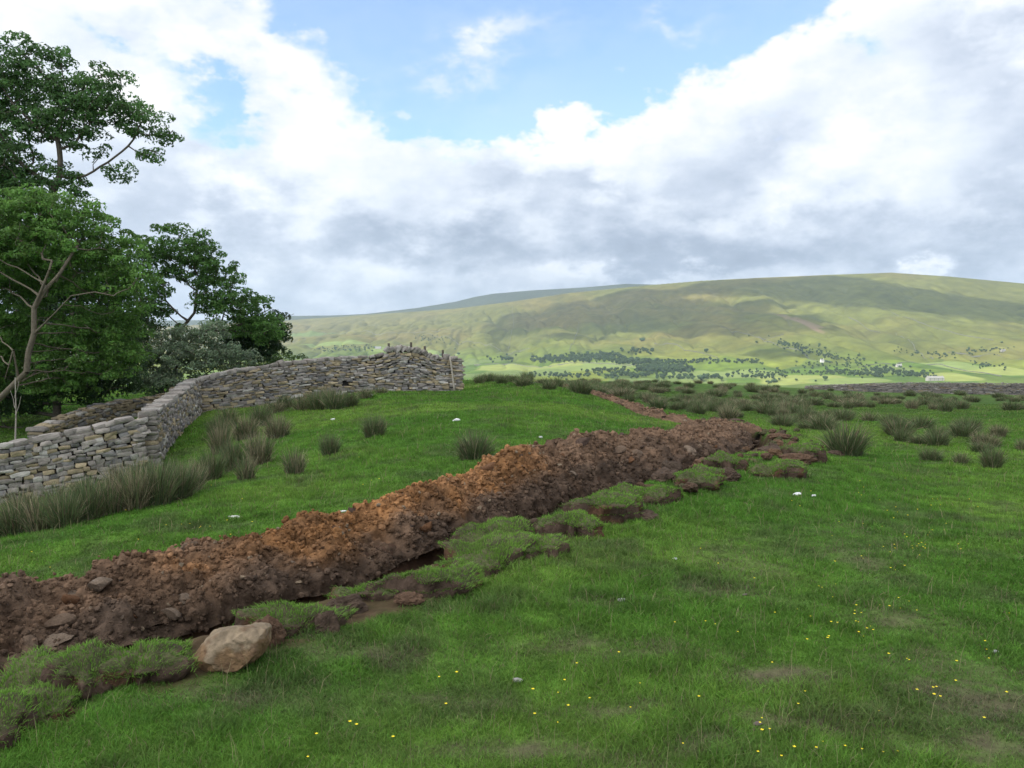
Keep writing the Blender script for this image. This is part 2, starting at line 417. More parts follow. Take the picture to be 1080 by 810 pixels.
# ------------------------------------------------------------------ blades
def blades(name, p, h, w, lean, col, mat, seg=2, parent=None, bend=None, tipc=1.12, basec=.9, dirs=None):
    """p (N,3) roots; h, w, lean (N,) ; col (N,3)"""
    n = len(p); a = rng.random(n) * 6.283; d = np.stack([np.cos(a), np.sin(a), np.zeros(n)], 1)
    b = rng.random(n) * 6.283 if dirs is None else dirs; ln = np.stack([np.cos(b), np.sin(b), np.zeros(n)], 1)
    up = np.array([0, 0, 1.])
    vs = []; cs = []
    for k in range(seg + 1):
        t = k / seg
        ctr = p + up * (h * t * (1 - .25 * t * np.minimum(lean / np.maximum(h, 1e-4), 1.2)))[:, None] + ln * (lean * t * t)[:, None]
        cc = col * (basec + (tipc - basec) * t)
        if k < seg:
            ww = (w * .5 * (1 - .55 * t))[:, None]
            vs += [ctr - d * ww, ctr + d * ww]; cs += [cc, cc]
        else: vs += [ctr]; cs += [cc]
    m = 2 * seg + 1
    Vv = np.stack(vs, 1).reshape(-1, 3); C = np.stack(cs, 1).reshape(-1, 3); base = (np.arange(n) * m)[:, None]
    F = []
    for k in range(seg - 1): F.append(base + np.array([2 * k, 2 * k + 1, 2 * k + 3, 2 * k + 2]))
    F.append(base + np.array([2 * seg - 2, 2 * seg - 1, 2 * seg]))
    return mesh_np(name, Vv, F, mat, C, False, parent=parent)

def make_meadow():
    N = 1350000
    az = np.radians(rng.uniform(-41, 41, N)); r = np.exp(rng.uniform(math.log(2.3), math.log(62), N))
    x = r * np.sin(az); y = r * np.cos(az)
    z, off, s = ground_h(x, y, True)
    so = soil(x, y, off, s); bm = bare(x, y)
    keep = (rng.random(N) > so * 1.3) & (rng.random(N) > bm * .7)
    x, y, z, r, bm = x[keep], y[keep], z[keep], r[keep], bm[keep]; n = len(x)
    tuft = vn2(x * 5, y * 5, 80); big = vn2(x * 1.3, y * 1.3, 81)
    h = .95 * (.020 + .022 * tuft + .05 * big ** 2 * tuft) * (1 - .5 * bm) * rng.uniform(.6, 1.3, n)
    h *= 1 + .5 * ss(r, 8, 25)
    w = np.maximum(.0026, r * .00105) * rng.uniform(.7, 1.3, n)
    c = grass_col(x, y); c = c * (1 - bm * .6)[:, None] + DULL * 1.2 * (bm * .6)[:, None]
    c = c * rng.uniform(.72, 1.3, (n, 1)) * (1 + rng.normal(0, .06, (n, 3)))
    dead = (rng.random(n) < bm * .8 + .02); c[dead] = np.array([.15, .125, .08]) * rng.uniform(.5, 1.3, (dead.sum(), 1)); h[dead] *= .7
    st = rng.random(n) < .018; c[st] = STRAW * rng.uniform(.5, 1.0, (st.sum(), 1)); h[st] *= 1.4; w[st] *= .8
    near = r < 9
    p = np.stack([x, y, z - .004], 1)
    root = mesh_np('meadow_grass', np.zeros((0, 3)).reshape(0, 3), [np.zeros((0, 3), int)], M_blade) if False else None
    # one mesh: near blades have two segments, far ones a single triangle
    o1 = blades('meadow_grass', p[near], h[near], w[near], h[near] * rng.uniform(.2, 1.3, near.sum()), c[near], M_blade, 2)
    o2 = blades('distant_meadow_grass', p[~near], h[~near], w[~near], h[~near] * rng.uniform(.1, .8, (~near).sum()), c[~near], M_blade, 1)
    tag(o1, 'short green pasture grass covering the near field', 'grass', kind='stuff')
    tag(o2, 'short green pasture grass farther up the field', 'grass', kind='stuff')
    # taller seed stalks
    N = 3200; az = np.radians(rng.uniform(-36, 36, N)); r = np.exp(rng.uniform(math.log(2.4), math.log(40), N))
    x = r * np.sin(az); y = r * np.cos(az); z, off, s = ground_h(x, y, True); k = soil(x, y, off, s) < .2
    x, y, z, r = x[k], y[k], z[k], r[k]; n = len(x); h = rng.uniform(.08, .17, n)
    c = STRAW * rng.uniform(.6, 1.2, (n, 1))
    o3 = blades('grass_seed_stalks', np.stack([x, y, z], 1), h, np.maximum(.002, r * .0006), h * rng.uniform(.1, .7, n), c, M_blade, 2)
    tag(o3, 'thin pale seed stalks standing above the short grass', 'grass', kind='stuff')
make_meadow()

# ------------------------------------------------------------------ spoil heap
OR1 = np.array([.205, .100, .040]); OR2 = np.array([.145, .085, .050]); BRN = np.array([.115, .072, .045]); DRK = np.array([.055, .038, .027])
def heap_profile(t):   # t across, 0 = trench lip, 1 = far foot
    return np.interp(t, [-.06, .0, .12, .35, .52, .62, .8, 1.0, 1.08], [-.75, -.2, .22, .68, .97, 1.0, .62, .05, -.3])
def make_heap():
    L, sarr = resample(TL, .03)
    keep = (sarr > .3) & (sarr < SMAX - 1.2); 
    near = np.hypot(L[:, 0], L[:, 1]) < 10
    keep &= near | (np.arange(len(L)) % 2 == 0)
    L = L[keep]; sv = sarr[keep]
    T = np.gradient(L, axis=0); T /= np.linalg.norm(T, axis=1)[:, None]; Nn = np.stack([-T[:, 1], T[:, 0]], 1)
    t = np.linspace(-.06, 1.08, 96)
    far = np.clip((sv - 11) / 12, 0, 1)
    width = 1.0 + .3 * fbm(sv * .6, sv * 0 + 1, 3, 90) + .25 * ss(sv, 9, 13) * (1 - ss(sv, 17, 19))
    width = width * (1 - .35 * ss(sv, 18, 20))
    r_ = np.hypot(L[:, 0], L[:, 1])
    hgt = (.36 + .16 * fbm(sv * .9, sv * 0 + 5, 3, 92)) * (.52 + .34 * ss(sv, 4.5, 9.5)) * (1 - .25 * ss(sv, 9, 14)) * (1 - .5 * ss(sv, 17, 19.5))
    tt = t[None]; off = .26 + tt * width[:, None] + fbm(sv[:, None] * 1.5 + 0 * tt, tt * 0 + 3, 2, 95) * .05
    x = L[:, None, 0] + Nn[:, None, 0] * off; y = L[:, None, 1] + Nn[:, None, 1] * off
    g = base_h(x, y); prof = heap_profile(tt); z = g + prof * hgt[:, None]
    shp = x.shape; p = np.stack([x, y, z], -1)
    du = np.gradient(p, axis=0); dv = np.gradient(p, axis=1); nr = np.cross(du, dv); nr /= np.linalg.norm(nr, axis=-1, keepdims=True) + 1e-9
    nr = np.where(nr[..., 2:3] < 0, -nr, nr)
    q = p.reshape(-1, 3); qx, qy, qz = q.T
    # clods at three sizes
    u = qx + qz * .7; v = qy - qz * .6
    ux = u + fbm(u * 4, v * 4, 2, 33) * .05; vy = v + fbm(u * 4, v * 4, 2, 34) * .05
    d1, d2, id1 = voro2(ux * 4.2, vy * 4.2, 1); e1, e2, id2 = voro2(ux * 10, vy * 10, 2); f1, f2, id3 = voro2(ux * 24, vy * 24, 3)
    big = np.clip(1 - d1 * 1.25, 0, 1) ** .6 * (id1 > .5); mid = np.clip(1 - e1 * 1.2, 0, 1) ** .6 * (id2 > .3); sm = np.clip(1 - f1 * 1.2, 0, 1) ** .6 * (id3 > .25)
    fine = ss(fbm(qx * 1.3, qy * 1.3, 2, 97), -.3, .5)
    P3 = np.stack([qx, qy, qz * 1.2], 1)
    bil = lambda f_, sd: np.abs(fbm3(P3 * f_, 3, sd))
    dsp = fbm3(P3 * 2.4, 3, 96) * .13 + (.5 - bil(4.5, 31)) * .13 + (.5 - bil(11, 35)) * .06 - .06 + big * .05 * (1.2 - fine) + mid * .035 + sm * .016 + fbm3(P3 * 34, 2, 98) * .016
    dsp -= .02
    q = q + nr.reshape(-1, 3) * dsp[:, None]
    # colour: bright orange subsoil in the middle reach, darker topsoil low down and at the ends
    s2 = np.repeat(sv, len(t)); t2 = np.tile(t, len(sv)); px, py = proj(q)
    sN = s2 + fbm(qx * 1.5, qy * 1.5, 3, 99) * .8
    a = ss(sN, 2.3, 3.4) * (1 - ss(sN, 6.9, 9.0)); a2 = .22 + .25 * fbm(qx * 1.1, qy * 1.1, 3, 101)
    orange = np.clip(np.maximum(a, a2), 0, 1) * ss(t2 + fbm(qx * 3, qy * 3, 3, 102) * .25, .02, .4)
    orange = orange * (.75 + .35 * id2)
    c = BRN * (1 - orange[:, None]) + (OR1 * a[:, None] + OR2 * (1 - a)[:, None]) * orange[:, None]
    low = (1 - ss(t2 + fbm(qx * 2.5, qy * 2.5, 3, 103) * .2, .02, .22))[:, None]
    c = c * (1 - low * .75) + DRK * low * .75
    dk = ss(fbm(qx * 1.7, qy * 1.7, 4, 104), .15, .6)[:, None] * .5; c = c * (1 - dk) + DRK * 1.3 * dk
    c = c * (.75 + .45 * id1 * (id1 > .5) + .2 * id3)[:, None] * (1 + .35 * (sm - .4))[:, None]
    o = mesh_np('spoil_heap', q, grid_faces(*shp), M_soil, c, True)
    tag(o, 'long bank of dug orange brown earth heaped beside the trench', 'soil heap')
    return q.reshape(shp + (3,)), nr, sv, t, c.reshape(shp + (3,))
HP, HN, HS, HT, HC0 = make_heap()

# ------------------------------------------------------------------ rocks and sods
def ico(sub):
    import bmesh
    bm = bmesh.new(); bmesh.ops.create_icosphere(bm, subdivisions=sub, radius=1)
    v = np.array([q.co[:] for q in bm.verts]); f = np.array([[w.index for w in q.verts] for q in bm.faces]); bm.free(); return v, f
ICO = {k: ico(k) for k in (1, 2, 3, 4, 5)}
def rock(name, loc, size, seed, col, sub=3, rz=0, mat=None, facets=7, rough=.06, col2=None, parent=None):
    v, f = ICO[sub]; rg = np.random.default_rng(seed); v = v.copy()
    for k in range(facets):      # planar cuts give broken faces
        n = rg.normal(size=3); n /= np.linalg.norm(n); d = rg.uniform(.45, .8); e = v @ n - d
        v = v - np.where(e > 0, e * .92, 0)[:, None] * n
    nn = v / (np.linalg.norm(v, axis=1)[:, None] + 1e-9)
    v = v + nn * (fbm3(v * 2.3 + seed * 3.1, 3, 1) * rough * 2 + fbm3(v * 8 + seed, 2, 2) * rough * .5)[:, None]
    v = v / np.abs(v).max(0) * np.array(size) * .5
    c = np.array(col) * (.85 + .4 * vn3(v / max(size) * 8 + seed, 5))[:, None]
    if col2 is not None:
        k = ss(fbm3(v / max(size) * 5 + seed, 3, 6) + v[:, 2] / size[2] * .8, -.1, .25)[:, None]; c = c * (1 - k) + np.array(col2) * k * (.85 + .3 * vn3(v / max(size) * 20, 7))[:, None]
    o = mesh_np(name, v, f, mat or M_soil, c, False, parent=parent); o.location = tuple(float(a) for a in loc); o.rotation_euler = (0, 0, rz)
    return o
def gh(x, y): return float(ground_h(np.array([x]), np.array([y]))[0])
def gpt(px, py, **k):
    q = hit(px, py, base_h, **k)
    return None if q is None else np.array([q[0], q[1], gh(q[0], q[1])])

# the boulder
import bmesh
def boulder():
    g0 = gpt(243, 708); Y0 = g0[1] + .12
    out = np.array([(203, 697), (212, 681), (226, 667), (246, 659), (268, 657), (284, 661), (285, 672), (279, 686), (268, 701), (250, 711), (232, 716), (212, 713)], float)
    c = out.mean(0); rg = np.random.default_rng(3); pts = []
    for sc_, dy in ((.62, -.15), (.9, -.09), (1.0, -.01), (.92, .10), (.6, .18)):
        for o in out: pts.append(P(*(c + (o - c) * sc_ * (1 + rg.normal(0, .03)) + (0, 6 if dy < -.1 else 0)), Y0 + dy))
    pts = np.array(pts); m = pts.mean(0); bm = bmesh.new()
    for p in pts - m: bm.verts.new(p)
    r = bmesh.ops.convex_hull(bm, input=bm.verts[:]); bmesh.ops.delete(bm, geom=[v for v in bm.verts if not v.link_faces], context='VERTS')
    bmesh.ops.triangulate(bm, faces=bm.faces[:])
    for _ in range(4): bmesh.ops.subdivide_edges(bm, edges=bm.edges[:], cuts=1, use_grid_fill=True)
    for _ in range(4): bmesh.ops.smooth_vert(bm, verts=bm.verts[:], factor=.5, use_axis_x=True, use_axis_y=True, use_axis_z=True)
    bmesh.ops.triangulate(bm, faces=bm.faces[:]); bm.normal_update()
    v = np.array([q.co[:] for q in bm.verts]); n = np.array([q.normal[:] for q in bm.verts]); f = np.array([[w.index for w in q.verts] for q in bm.faces]); bm.free()
    v = v + n * (fbm3(v * 9, 4, 61) * .022 + (.4 - np.abs(fbm3(v * 20, 3, 62))) * .010 + fbm3(v * 60, 2, 63) * .0035)[:, None]
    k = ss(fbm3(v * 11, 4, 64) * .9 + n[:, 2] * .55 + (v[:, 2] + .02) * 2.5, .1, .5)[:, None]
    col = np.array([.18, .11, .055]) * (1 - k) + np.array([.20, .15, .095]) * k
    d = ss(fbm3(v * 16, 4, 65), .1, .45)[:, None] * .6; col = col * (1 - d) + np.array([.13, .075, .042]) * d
    col = col * (.75 + .5 * vn3(v * 45, 66))[:, None]
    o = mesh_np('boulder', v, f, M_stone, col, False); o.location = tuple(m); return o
bo = boulder()
tag(bo, 'large pale brown angular boulder lying at the edge of the lifted turf', 'boulder')

# spoil stones: kinds of clods and stones, each its own object
proto = []
for k in range(7):
    c = [(.12, .075, .05), (.1, .055, .032), (.16, .11, .075), (.07, .045, .032), (.14, .07, .035), (.09, .06, .045), (.19, .14, .1)][k]
    o = rock('spoil_stone', (0, 0, -500), (1, .8 - .05 * (k % 3), .62 - .06 * (k % 4)), 100 + k, c, 3, 0, M_soil, 6, .05); proto.append(o)
used = set()
def put(k, loc, sz, rz, label, group, name=None, cat='stone'):
    if k in used: o = proto[k].copy(); COL.objects.link(o)
    else: o = proto[k]; used.add(k)
    if name: o.name = name
    o.location = tuple(float(a) for a in loc); o.scale = (sz, sz, sz); o.rotation_euler = (random.uniform(-.5, .5), random.uniform(-.5, .5), rz)
    return tag(o, label, cat, group)
def heap_hit(px, py):
    q = HP.reshape(-1, 3); X_, Y_ = proj(q); d = np.hypot(X_ - px, Y_ - py)
    k = np.nonzero(d < 5)[0]
    if len(k) == 0: return None
    return q[k[q[k, 1].argmin()]]
SPEC = [(107, 610, .15, 6, 'flat tan stone bedded near the crest of the near soil bank'), (64, 650, .13, 2, 'rounded brown stone above two others low in the soil bank'), (62, 668, .14, 6, 'pale wedge shaped stone low in the soil bank beside the turf'),
        (30, 672, .10, 2, 'small tan stone at the foot of the soil bank'), (184, 642, .11, 6, 'flat tan stone on the dark soil above the trench near the boulder'), (80, 628, .09, 4, 'small brown stone halfway up the near soil bank'),
        (610, 462, .16, 5, 'grey brown stone on the crest of the soil bank before the mound'), (655, 470, .18, 2, 'pale brown stone on the far soil bank crest'), (517, 488, .16, 4, 'orange stone at the top end of the bright orange soil'),
        (728, 470, .22, 6, 'grey block among orange earth near the far end of the bank'), (676, 476, .2, 2, 'broad tan stone on the flank of the far soil bank'), (455, 555, .12, 4, 'round orange clod low on the orange bank')]
for (px, py, sz, k, lab) in SPEC:
    q = heap_hit(px, py)
    if q is not None: put(k, q + np.array([0, -.01, -.01]), sz * 1.35, random.random() * 6, lab, None)

def crumbs():
    rg = np.random.default_rng(9); HC_ = HC0[:, :72].reshape(-1, 3); Q = HP[:, :72].reshape(-1, 3); N_ = 42000
    r = np.hypot(Q[:, 0], Q[:, 1]); w = 1 / np.maximum(r, 3) ** .9; w = w * ((Q[:, 1] > 2) & (np.abs(Q[:, 0] / np.maximum(Q[:, 1], .1)) < .85)); w /= w.sum()
    k = rg.choice(len(Q), N_, p=w); q = Q[k]; r = r[k]; sz = (.0025 + .019 * rg.random(N_) ** 5) * np.clip(r / 5, .8, 2.2)
    km = vn2(q[:, 0] * 2.5, q[:, 1] * 2.5, 190) > .1; k = k[km]; q = q[km]; r = r[km]; sz = sz[km]; N_ = len(k)
    lo = np.concatenate([[0]]); vs = []; fs = []; cs = []; b0 = 0
    for lv, m in ((2, r < 9), (1, r >= 9)):
        v, f = ICO[lv]; idx = np.nonzero(m)[0]; n = len(idx)
        sc_ = sz[idx, None, None] * rg.uniform(.6, 1.2, (n, 1, 3)); vv = v[None] * (1 + rg.normal(0, .16, (n, len(v), 1))) * sc_
        vv = vv + q[idx, None] + rg.normal(0, .01, (n, 1, 3)); vs.append(vv.reshape(-1, 3)); fs.append((f[None] + (np.arange(n) * len(v))[:, None, None]).reshape(-1, 3) + b0); b0 += n * len(v)
        t = rg.random((n, 1)); px_, _ = proj(q[idx]); og = ss(px_, 260, 400)[:, None] * (1 - ss(px_, 600, 700))[:, None] * .7 + .15
        c = HC_[k[idx]] * rg.uniform(.75, 1.3, (n, 1)); c = np.where(t < .02, np.array([.2, .15, .1]), c); cs.append(np.repeat(c, len(v), 0))
    o = mesh_np('soil_crumbs', np.vstack(vs), np.vstack(fs), M_soil, np.vstack(cs)); tag(o, 'loose crumbs of earth covering the soil bank', 'soil', kind='stuff')
crumbs()
nst = 0
ii = np.random.default_rng(5)
while nst < 170:
    i = ii.integers(30, len(HS) - 10); j = ii.integers(8, 70); q = HP[i, j]
    if q[1] < 2.2 or abs(q[0] / q[1]) > .75: continue
    if ii.random() > 1.2 - HT[j]: continue
    sz = (.03 + .09 * ii.random() ** 2.5) * (1 + .5 * (q[1] > 9))
    put(int(ii.integers(0, 7)), q + np.array([0, 0, -.003]), sz, ii.random() * 6, 'small brown stone or clod lying loose on the soil bank', 'loose stones on the soil bank')
    nst += 1

def sod(loc, a, bb, hh, rz, seed, label, group, grassy=1.0, upside=False, name='turf_sod', tilt=0.0):
    """one slab of lifted turf: ragged soil body and a grass top"""
    rg = np.random.default_rng(seed); nt_, nr_ = 110, 30
    th = np.linspace(0, 2 * math.pi, nt_, endpoint=False)
    out = np.ones(nt_)
    for k in range(2, 11): out += rg.normal(0, .19 / k ** .6) * np.cos(k * th + rg.uniform(0, 6.28))
    out = np.abs(np.cos(th)) ** 4 * .12 + out
    rr = np.concatenate([np.linspace(0, 1, 17)[1:], [1.03, 1.05, 1.05, 1.03, 1.0, .96, .92, .9, .88]]); zz = np.concatenate([(1 - np.linspace(0, 1, 17)[1:] ** 2.5 * .3), [.66, .52, .38, .24, .1, -.06, -.22, -.4, -.6]])
    rgd = rr[:, None] * out[None]; hh = hh * rg.uniform(.75, 1.25)
    x = rgd * np.cos(th) * a; y = rgd * np.sin(th) * bb; z = zz[:, None] * hh + 0 * x
    x = x.ravel(); y = y.ravel(); z = z.ravel(); ring = np.repeat(np.arange(len(rr)), nt_)
    lump = fbm(x * 5 + seed, y * 5, 4, 110) ; z = z + np.where(ring < 17, lump * .075 + fbm(x * 1.8 + seed, y * 1.8, 2, 111) * .08, lump * .03)
    side = (ring >= 15); pv = np.stack([x, y, z], 1); n3 = fbm3(pv * 9 + seed, 5, 3) * .10 + (.4 - np.abs(fbm3(pv * 34 + seed, 3, 3))) * .035
    rad = np.hypot(x, y) + 1e-6; x = x + np.where(side, n3 * x / rad, 0); y = y + np.where(side, n3 * y / rad, 0)
    z = z - x * math.tan(tilt)
    pv = np.stack([x, y, z], 1); pv = np.vstack([pv, [[0, 0, hh + .01]]]); F = grid_faces(len(rr), nt_, True)
    j = np.arange(nt_); cap = np.stack([j, (j + 1) % nt_, np.full(nt_, len(pv) - 1)], 1)
    c = np.where(side[:, None], np.array([.075, .05, .035]), np.array([.075, .075, .035]) if grassy > .4 else np.array([.055, .036, .026]))
    pat = vn3(np.stack([x, y, z], 1) * 14 + seed, 8)[:, None]; c = c * (.6 + .8 * pat)
    red = (vn3(np.stack([x, y, z], 1) * 5 + seed, 9)[:, None] > .66) & side[:, None]; c = np.where(red, np.array([.085, .047, .027]), c)
    c = np.vstack([c, c[:1]])
    e = empty(name, loc, rz, label, 'turf' if grassy > .4 else 'soil clod', group)
    mesh_np('soil', pv, [F[:, ::-1], cap], M_soil, c, True, parent=e)
    # grass
    dist = math.hypot(loc[0], loc[1]); N = int(np.clip(a * bb * 110000 / max(dist / 4, 1) ** 1.3, 250, 14000) * (grassy + .03))
    k = rg.integers(0, 18 * nt_, N * 3); kr = ring[k]; k = k[rg.random(len(k)) < (kr + 1) / 17][:N]
    pr = pv[k] + np.stack([rg.normal(0, .012, len(k)), rg.normal(0, .012, len(k)), np.full(len(k), -.006)], 1)
    keep = vn2(pr[:, 0] * 5 + seed, pr[:, 1] * 5, 7) > .62 - .6 * grassy; pr = pr[keep]; n = len(pr)
    if n == 0: return e
    h = rg.uniform(.012, .032, n) * (.7 + .6 * vn2(pr[:, 0] * 9, pr[:, 1] * 9, 4)); outd = np.arctan2(pr[:, 1], pr[:, 0]) + rg.normal(0, .7, n)
    rfr = np.hypot(pr[:, 0] / a, pr[:, 1] / bb)
    wx = loc[0] + pr[:, 0]; wy = loc[1] + pr[:, 1]
    col = (grass_col(wx, wy) * .4 + np.array([.15, .27, .042]) * .66) * rg.uniform(.7, 1.3, (n, 1)); st = rg.random(n) < .03; col[st] = STRAW * .7
    blades('grass', pr, h, np.full(n, max(.003, dist * .001)), h * (.3 + 1.0 * ss(rfr, .75, 1.0)), col, M_blade, 2, parent=e, dirs=outd)
    return e

def sod_px(px, py, wpx, dpx, hh, rz, seed, label, group, **kw):
    """px,py = pixel of the sod's centre on the ground; wpx = its width across the picture; dpx = its depth in metres"""
    q = gpt(px, py); k = q[1] / FPX
    return sod((q[0], q[1], q[2] - .05), wpx * k * .5, dpx * .5, hh + .05, rz, seed, label, group, **kw)
NEAR = [
    (-8, 775, 70, .34, .12, .6, 'lifted turf slab at the near end of the strip'),
    (45, 752, 70, .30, .10, .1, 'small turf slab next to the near end of the strip'),
    (40, 728, 90, .26, .08, .5, 'low turf slab behind the near end of the strip'),
    (92, 722, 75, .30, .12, .9, 'dark edged turf slab with torn corners'),
    (150, 716, 80, .30, .13, .1, 'thick lifted turf slab with a ragged brown front edge'),
    (118, 694, 90, .26, .08, .6, 'flat lifted turf slab behind the thick ragged one'),
    (178, 690, 60, .24, .07, .2, 'small flat turf slab close to the boulder'),
    (225, 672, 100, .30, .09, .3, 'low turf slab lying behind the boulder'),
    (305, 656, 130, .34, .13, .35, 'domed turf slab between the boulder and the dark clods'),
    (400, 634, 90, .30, .08, .3, 'small dark slab of turf beside the trench lip'),
    (455, 628, 120, .48, .10, .5, 'wide turf slab with a grassy top and overhanging side'),
    (515, 602, 130, .5, .10, .6, 'broad turf slab sloping toward the trench'),
    (570, 588, 90, .5, .12, .7, 'turf slab with a steep earthy front near the middle of the strip'),
    (530, 575, 90, .45, .09, .6, 'low grassy turf slab on the lip of the trench'),
    (605, 556, 90, .55, .10, .75, 'rounded turf slab with a narrow soil edge'),
    (640, 546, 85, .55, .12, .8, 'turf slab with a crumbling outer edge'),
    (585, 560, 60, .4, .08, .8, 'small turf slab leaning on the trench side'),
    (690, 528, 85, .7, .14, .9, 'large turf slab with a dark undercut front'),
    (655, 522, 60, .5, .1, .9, 'narrow turf slab behind the large undercut one'),
    (725, 508, 70, .7, .13, .9, 'turf slab beside the dark clods toward the far end'),
    (770, 500, 60, .7, .12, .8, 'turf slab with brown sides near the end of the strip'),
    (810, 494, 60, .7, .14, .7, 'turf slab near the end of the strip beside the reddish clod'),
    (845, 487, 50, .7, .16, .6, 'last turf slab of the strip before the big rush clump')]
for i, (px, py, w_, d_, h_, rz, lab) in enumerate(NEAR):
    jr = np.random.default_rng(700 + i); px += jr.normal(0, 5); py += jr.normal(0, 5); sz_ = jr.uniform(.62, .9)
    sod_px(px, py, w_ * sz_, d_ * sz_, h_ * (1.1 if py > 560 else 1.35), rz + (i % 3 - 1) * .25, 200 + i, lab, 'lifted turf slabs along the trench')
CLODS = [(282, 682, 55, .2, .13, .4, 'dark crumbly clod against the boulder'), (345, 668, 40, .16, .1, .2, 'reddish upright clod at the end of the domed turf'), (365, 645, 70, .22, .09, .3, 'long dark clod behind the reddish upright one'),
         (430, 640, 50, .2, .06, .3, 'flat dark clod in front of the wide turf slab'), (560, 560, 55, .3, .1, .6, 'brown clod on the trench lip in the middle reach'), (685, 545, 50, .5, .07, .3, 'orange brown clod lying alone on the grass outside the strip'),
         (745, 488, 60, .5, .14, .6, 'dark clod among turf toward the far end'), (765, 505, 50, .5, .13, .3, 'dark purple brown clod in front of the far turf'), (700, 506, 55, .5, .12, .7, 'dark clod beside the trench on the far reach'),
         (838, 492, 70, .5, .13, .2, 'reddish brown clod with a grassy top at the end of the strip'), (858, 486, 45, .4, .13, .2, 'rounded brown clod nearest the big rush clump'), (812, 478, 50, .5, .1, .3, 'dark flat clod behind the last turf slabs'),
         (838, 470, 24, .3, .1, 0, 'small dark clod standing apart on the grass behind the strip'), (775, 446, 30, .5, .12, 0, 'dark clod beside the far bend of the trench'), (800, 455, 40, .5, .1, 0, 'low dark clod on the grass at the bend'), (822, 462, 36, .5, .1, 0, 'flat greenish clod on the grass at the bend'),
         (755, 443, 26, .5, .1, 0, 'low clod beyond the bend of the trench'), (880, 478, 30, .4, .08, 0, 'small brown clod at the foot of the big rush clump'), (790, 467, 30, .4, .12, 0, 'dark clod on the end of the soil bank'), (735, 437, 24, .5, .08, 0, 'farthest low clod along the trench')]
for i, (px, py, w_, d_, h_, rz, lab) in enumerate(CLODS):
    q = gpt(px, py); k = q[1] / FPX; cc = (.07, .048, .034) if i % 3 else (.10, .06, .038)
    o = rock('soil_clod', (q[0], q[1], q[2] + h_ * .22), (w_ * k * .72, d_ * .7, h_ * 2.0), 300 + i, cc, 5, rz, M_soil, 3, .17)
    tag(o, lab, 'soil clod', 'dark soil clods along the turf strip')

small = []
for k in range(5):
    o = rock('soil_clod', (0, 0, -500), (1, .75, .6), 400 + k, [(.085, .055, .036), (.12, .072, .042), (.07, .05, .035), (.1, .062, .04), (.075, .07, .035)][k], 4, 0, M_soil, 2, .2); small.append(o)
su = set(); ii = np.random.default_rng(15); nn_ = 0
while nn_ < 120:
    i = ii.integers(20, len(TL) - 20); p = TL[i] - TN[i] * (.1 + ii.random() * (.55 + .5 * min(1, TS[i] / 9)))
    if p[1] < 2.5 or abs(p[0] / p[1]) > .72: continue
    k = int(ii.integers(5)); sz = (.05 + .13 * ii.random() ** 2) * (1 + .7 * (p[1] > 8))
    if k in su: o = small[k].copy(); COL.objects.link(o)
    else: o = small[k]; su.add(k)
    o.location = (p[0], p[1], gh(p[0], p[1]) + sz * .12 + .05 * ii.random()); o.scale = (sz, sz, sz * ii.uniform(.7, 1.2)); o.rotation_euler = (ii.uniform(-.4, .4), ii.uniform(-.4, .4), ii.uniform(0, 6))
    tag(o, 'small dark clod fallen among the lifted turf slabs', 'soil clod', 'small clods fallen among the turf slabs'); nn_ += 1

# ------------------------------------------------------------------ dry stone walls
def box_template(n=3):
    vs = []; idx = {}; F = []
    def vid(p):
        k = tuple(np.round(p, 5))
        if k not in idx: idx[k] = len(vs); vs.append(p)
        return idx[k]
    g = np.linspace(-1, 1, n + 1)
    for ax in range(3):
        for sg in (-1, 1):
            o = [a for a in range(3) if a != ax]
            for i in range(n):
                for j in range(n):
                    q = []
                    for (a, b_) in ((i, j), (i + 1, j), (i + 1, j + 1), (i, j + 1)):
                        p = np.zeros(3); p[ax] = sg; p[o[0]] = g[a]; p[o[1]] = g[b_]; q.append(vid(p))
                    if (sg > 0) != (ax == 1): q = q
                    else: q = q[::-1]
                    F.append(q)
    return np.array(vs), np.array(F)
BV, BF = box_template(3)
# round the corners of the template
_r = BV.copy(); _l = (np.abs(_r) ** 9).sum(1) ** (1 / 9); BV = _r / _l[:, None]
def stones_mesh(name, items, mat, parent=None):
    """items: list of (centre(3), half sizes(3), rot (3x3), colour)"""
    n = len(items); C = np.array([i[0] for i in items]); H = np.array([i[1] for i in items]); R = np.array([i[2] for i in items]); K = np.array([i[3] for i in items])
    v = np.repeat(BV[None], n, 0).copy()
    J = rng.uniform(-.26, .26, (n, 8, 3)); cor = np.array([[a, b_, c] for a in (-1, 1) for b_ in (-1, 1) for c in (-1, 1)])
    wt = ((1 + BV[:, None] * cor[None]) / 2).prod(-1)
    v = v + np.einsum('vc,ncd->nvd', wt, J)
    v = v * H[:, None]
    w = np.einsum('nij,nvj->nvi', R, v) + C[:, None]
    flat = w.reshape(-1, 3); flat = flat + (np.stack([vn3(flat * 14, 1), vn3(flat * 14, 2), vn3(flat * 14, 3)], 1) - .5) * .022
    col = np.repeat(K[:, None], len(BV), 1).reshape(-1, 3) * (.82 + .36 * vn3(flat * 11, 9))[:, None]
    F = (BF[None] + (np.arange(n) * len(BV))[:, None, None]).reshape(-1, 4)
    return mesh_np(name, flat, F, mat, col, False, parent=parent)
def rotz(a, tilt=0., roll=0.):
    c, s_ = math.cos(a), math.sin(a); R = np.array([[c, -s_, 0], [s_, c, 0], [0, 0, 1]])
    ct, st = math.cos(tilt), math.sin(tilt); T = np.array([[ct, 0, st], [0, 1, 0], [-st, 0, ct]])
    cr, sr = math.cos(roll), math.sin(roll); Q = np.array([[1, 0, 0], [0, cr, -sr], [0, sr, cr]])
    return R @ T @ Q
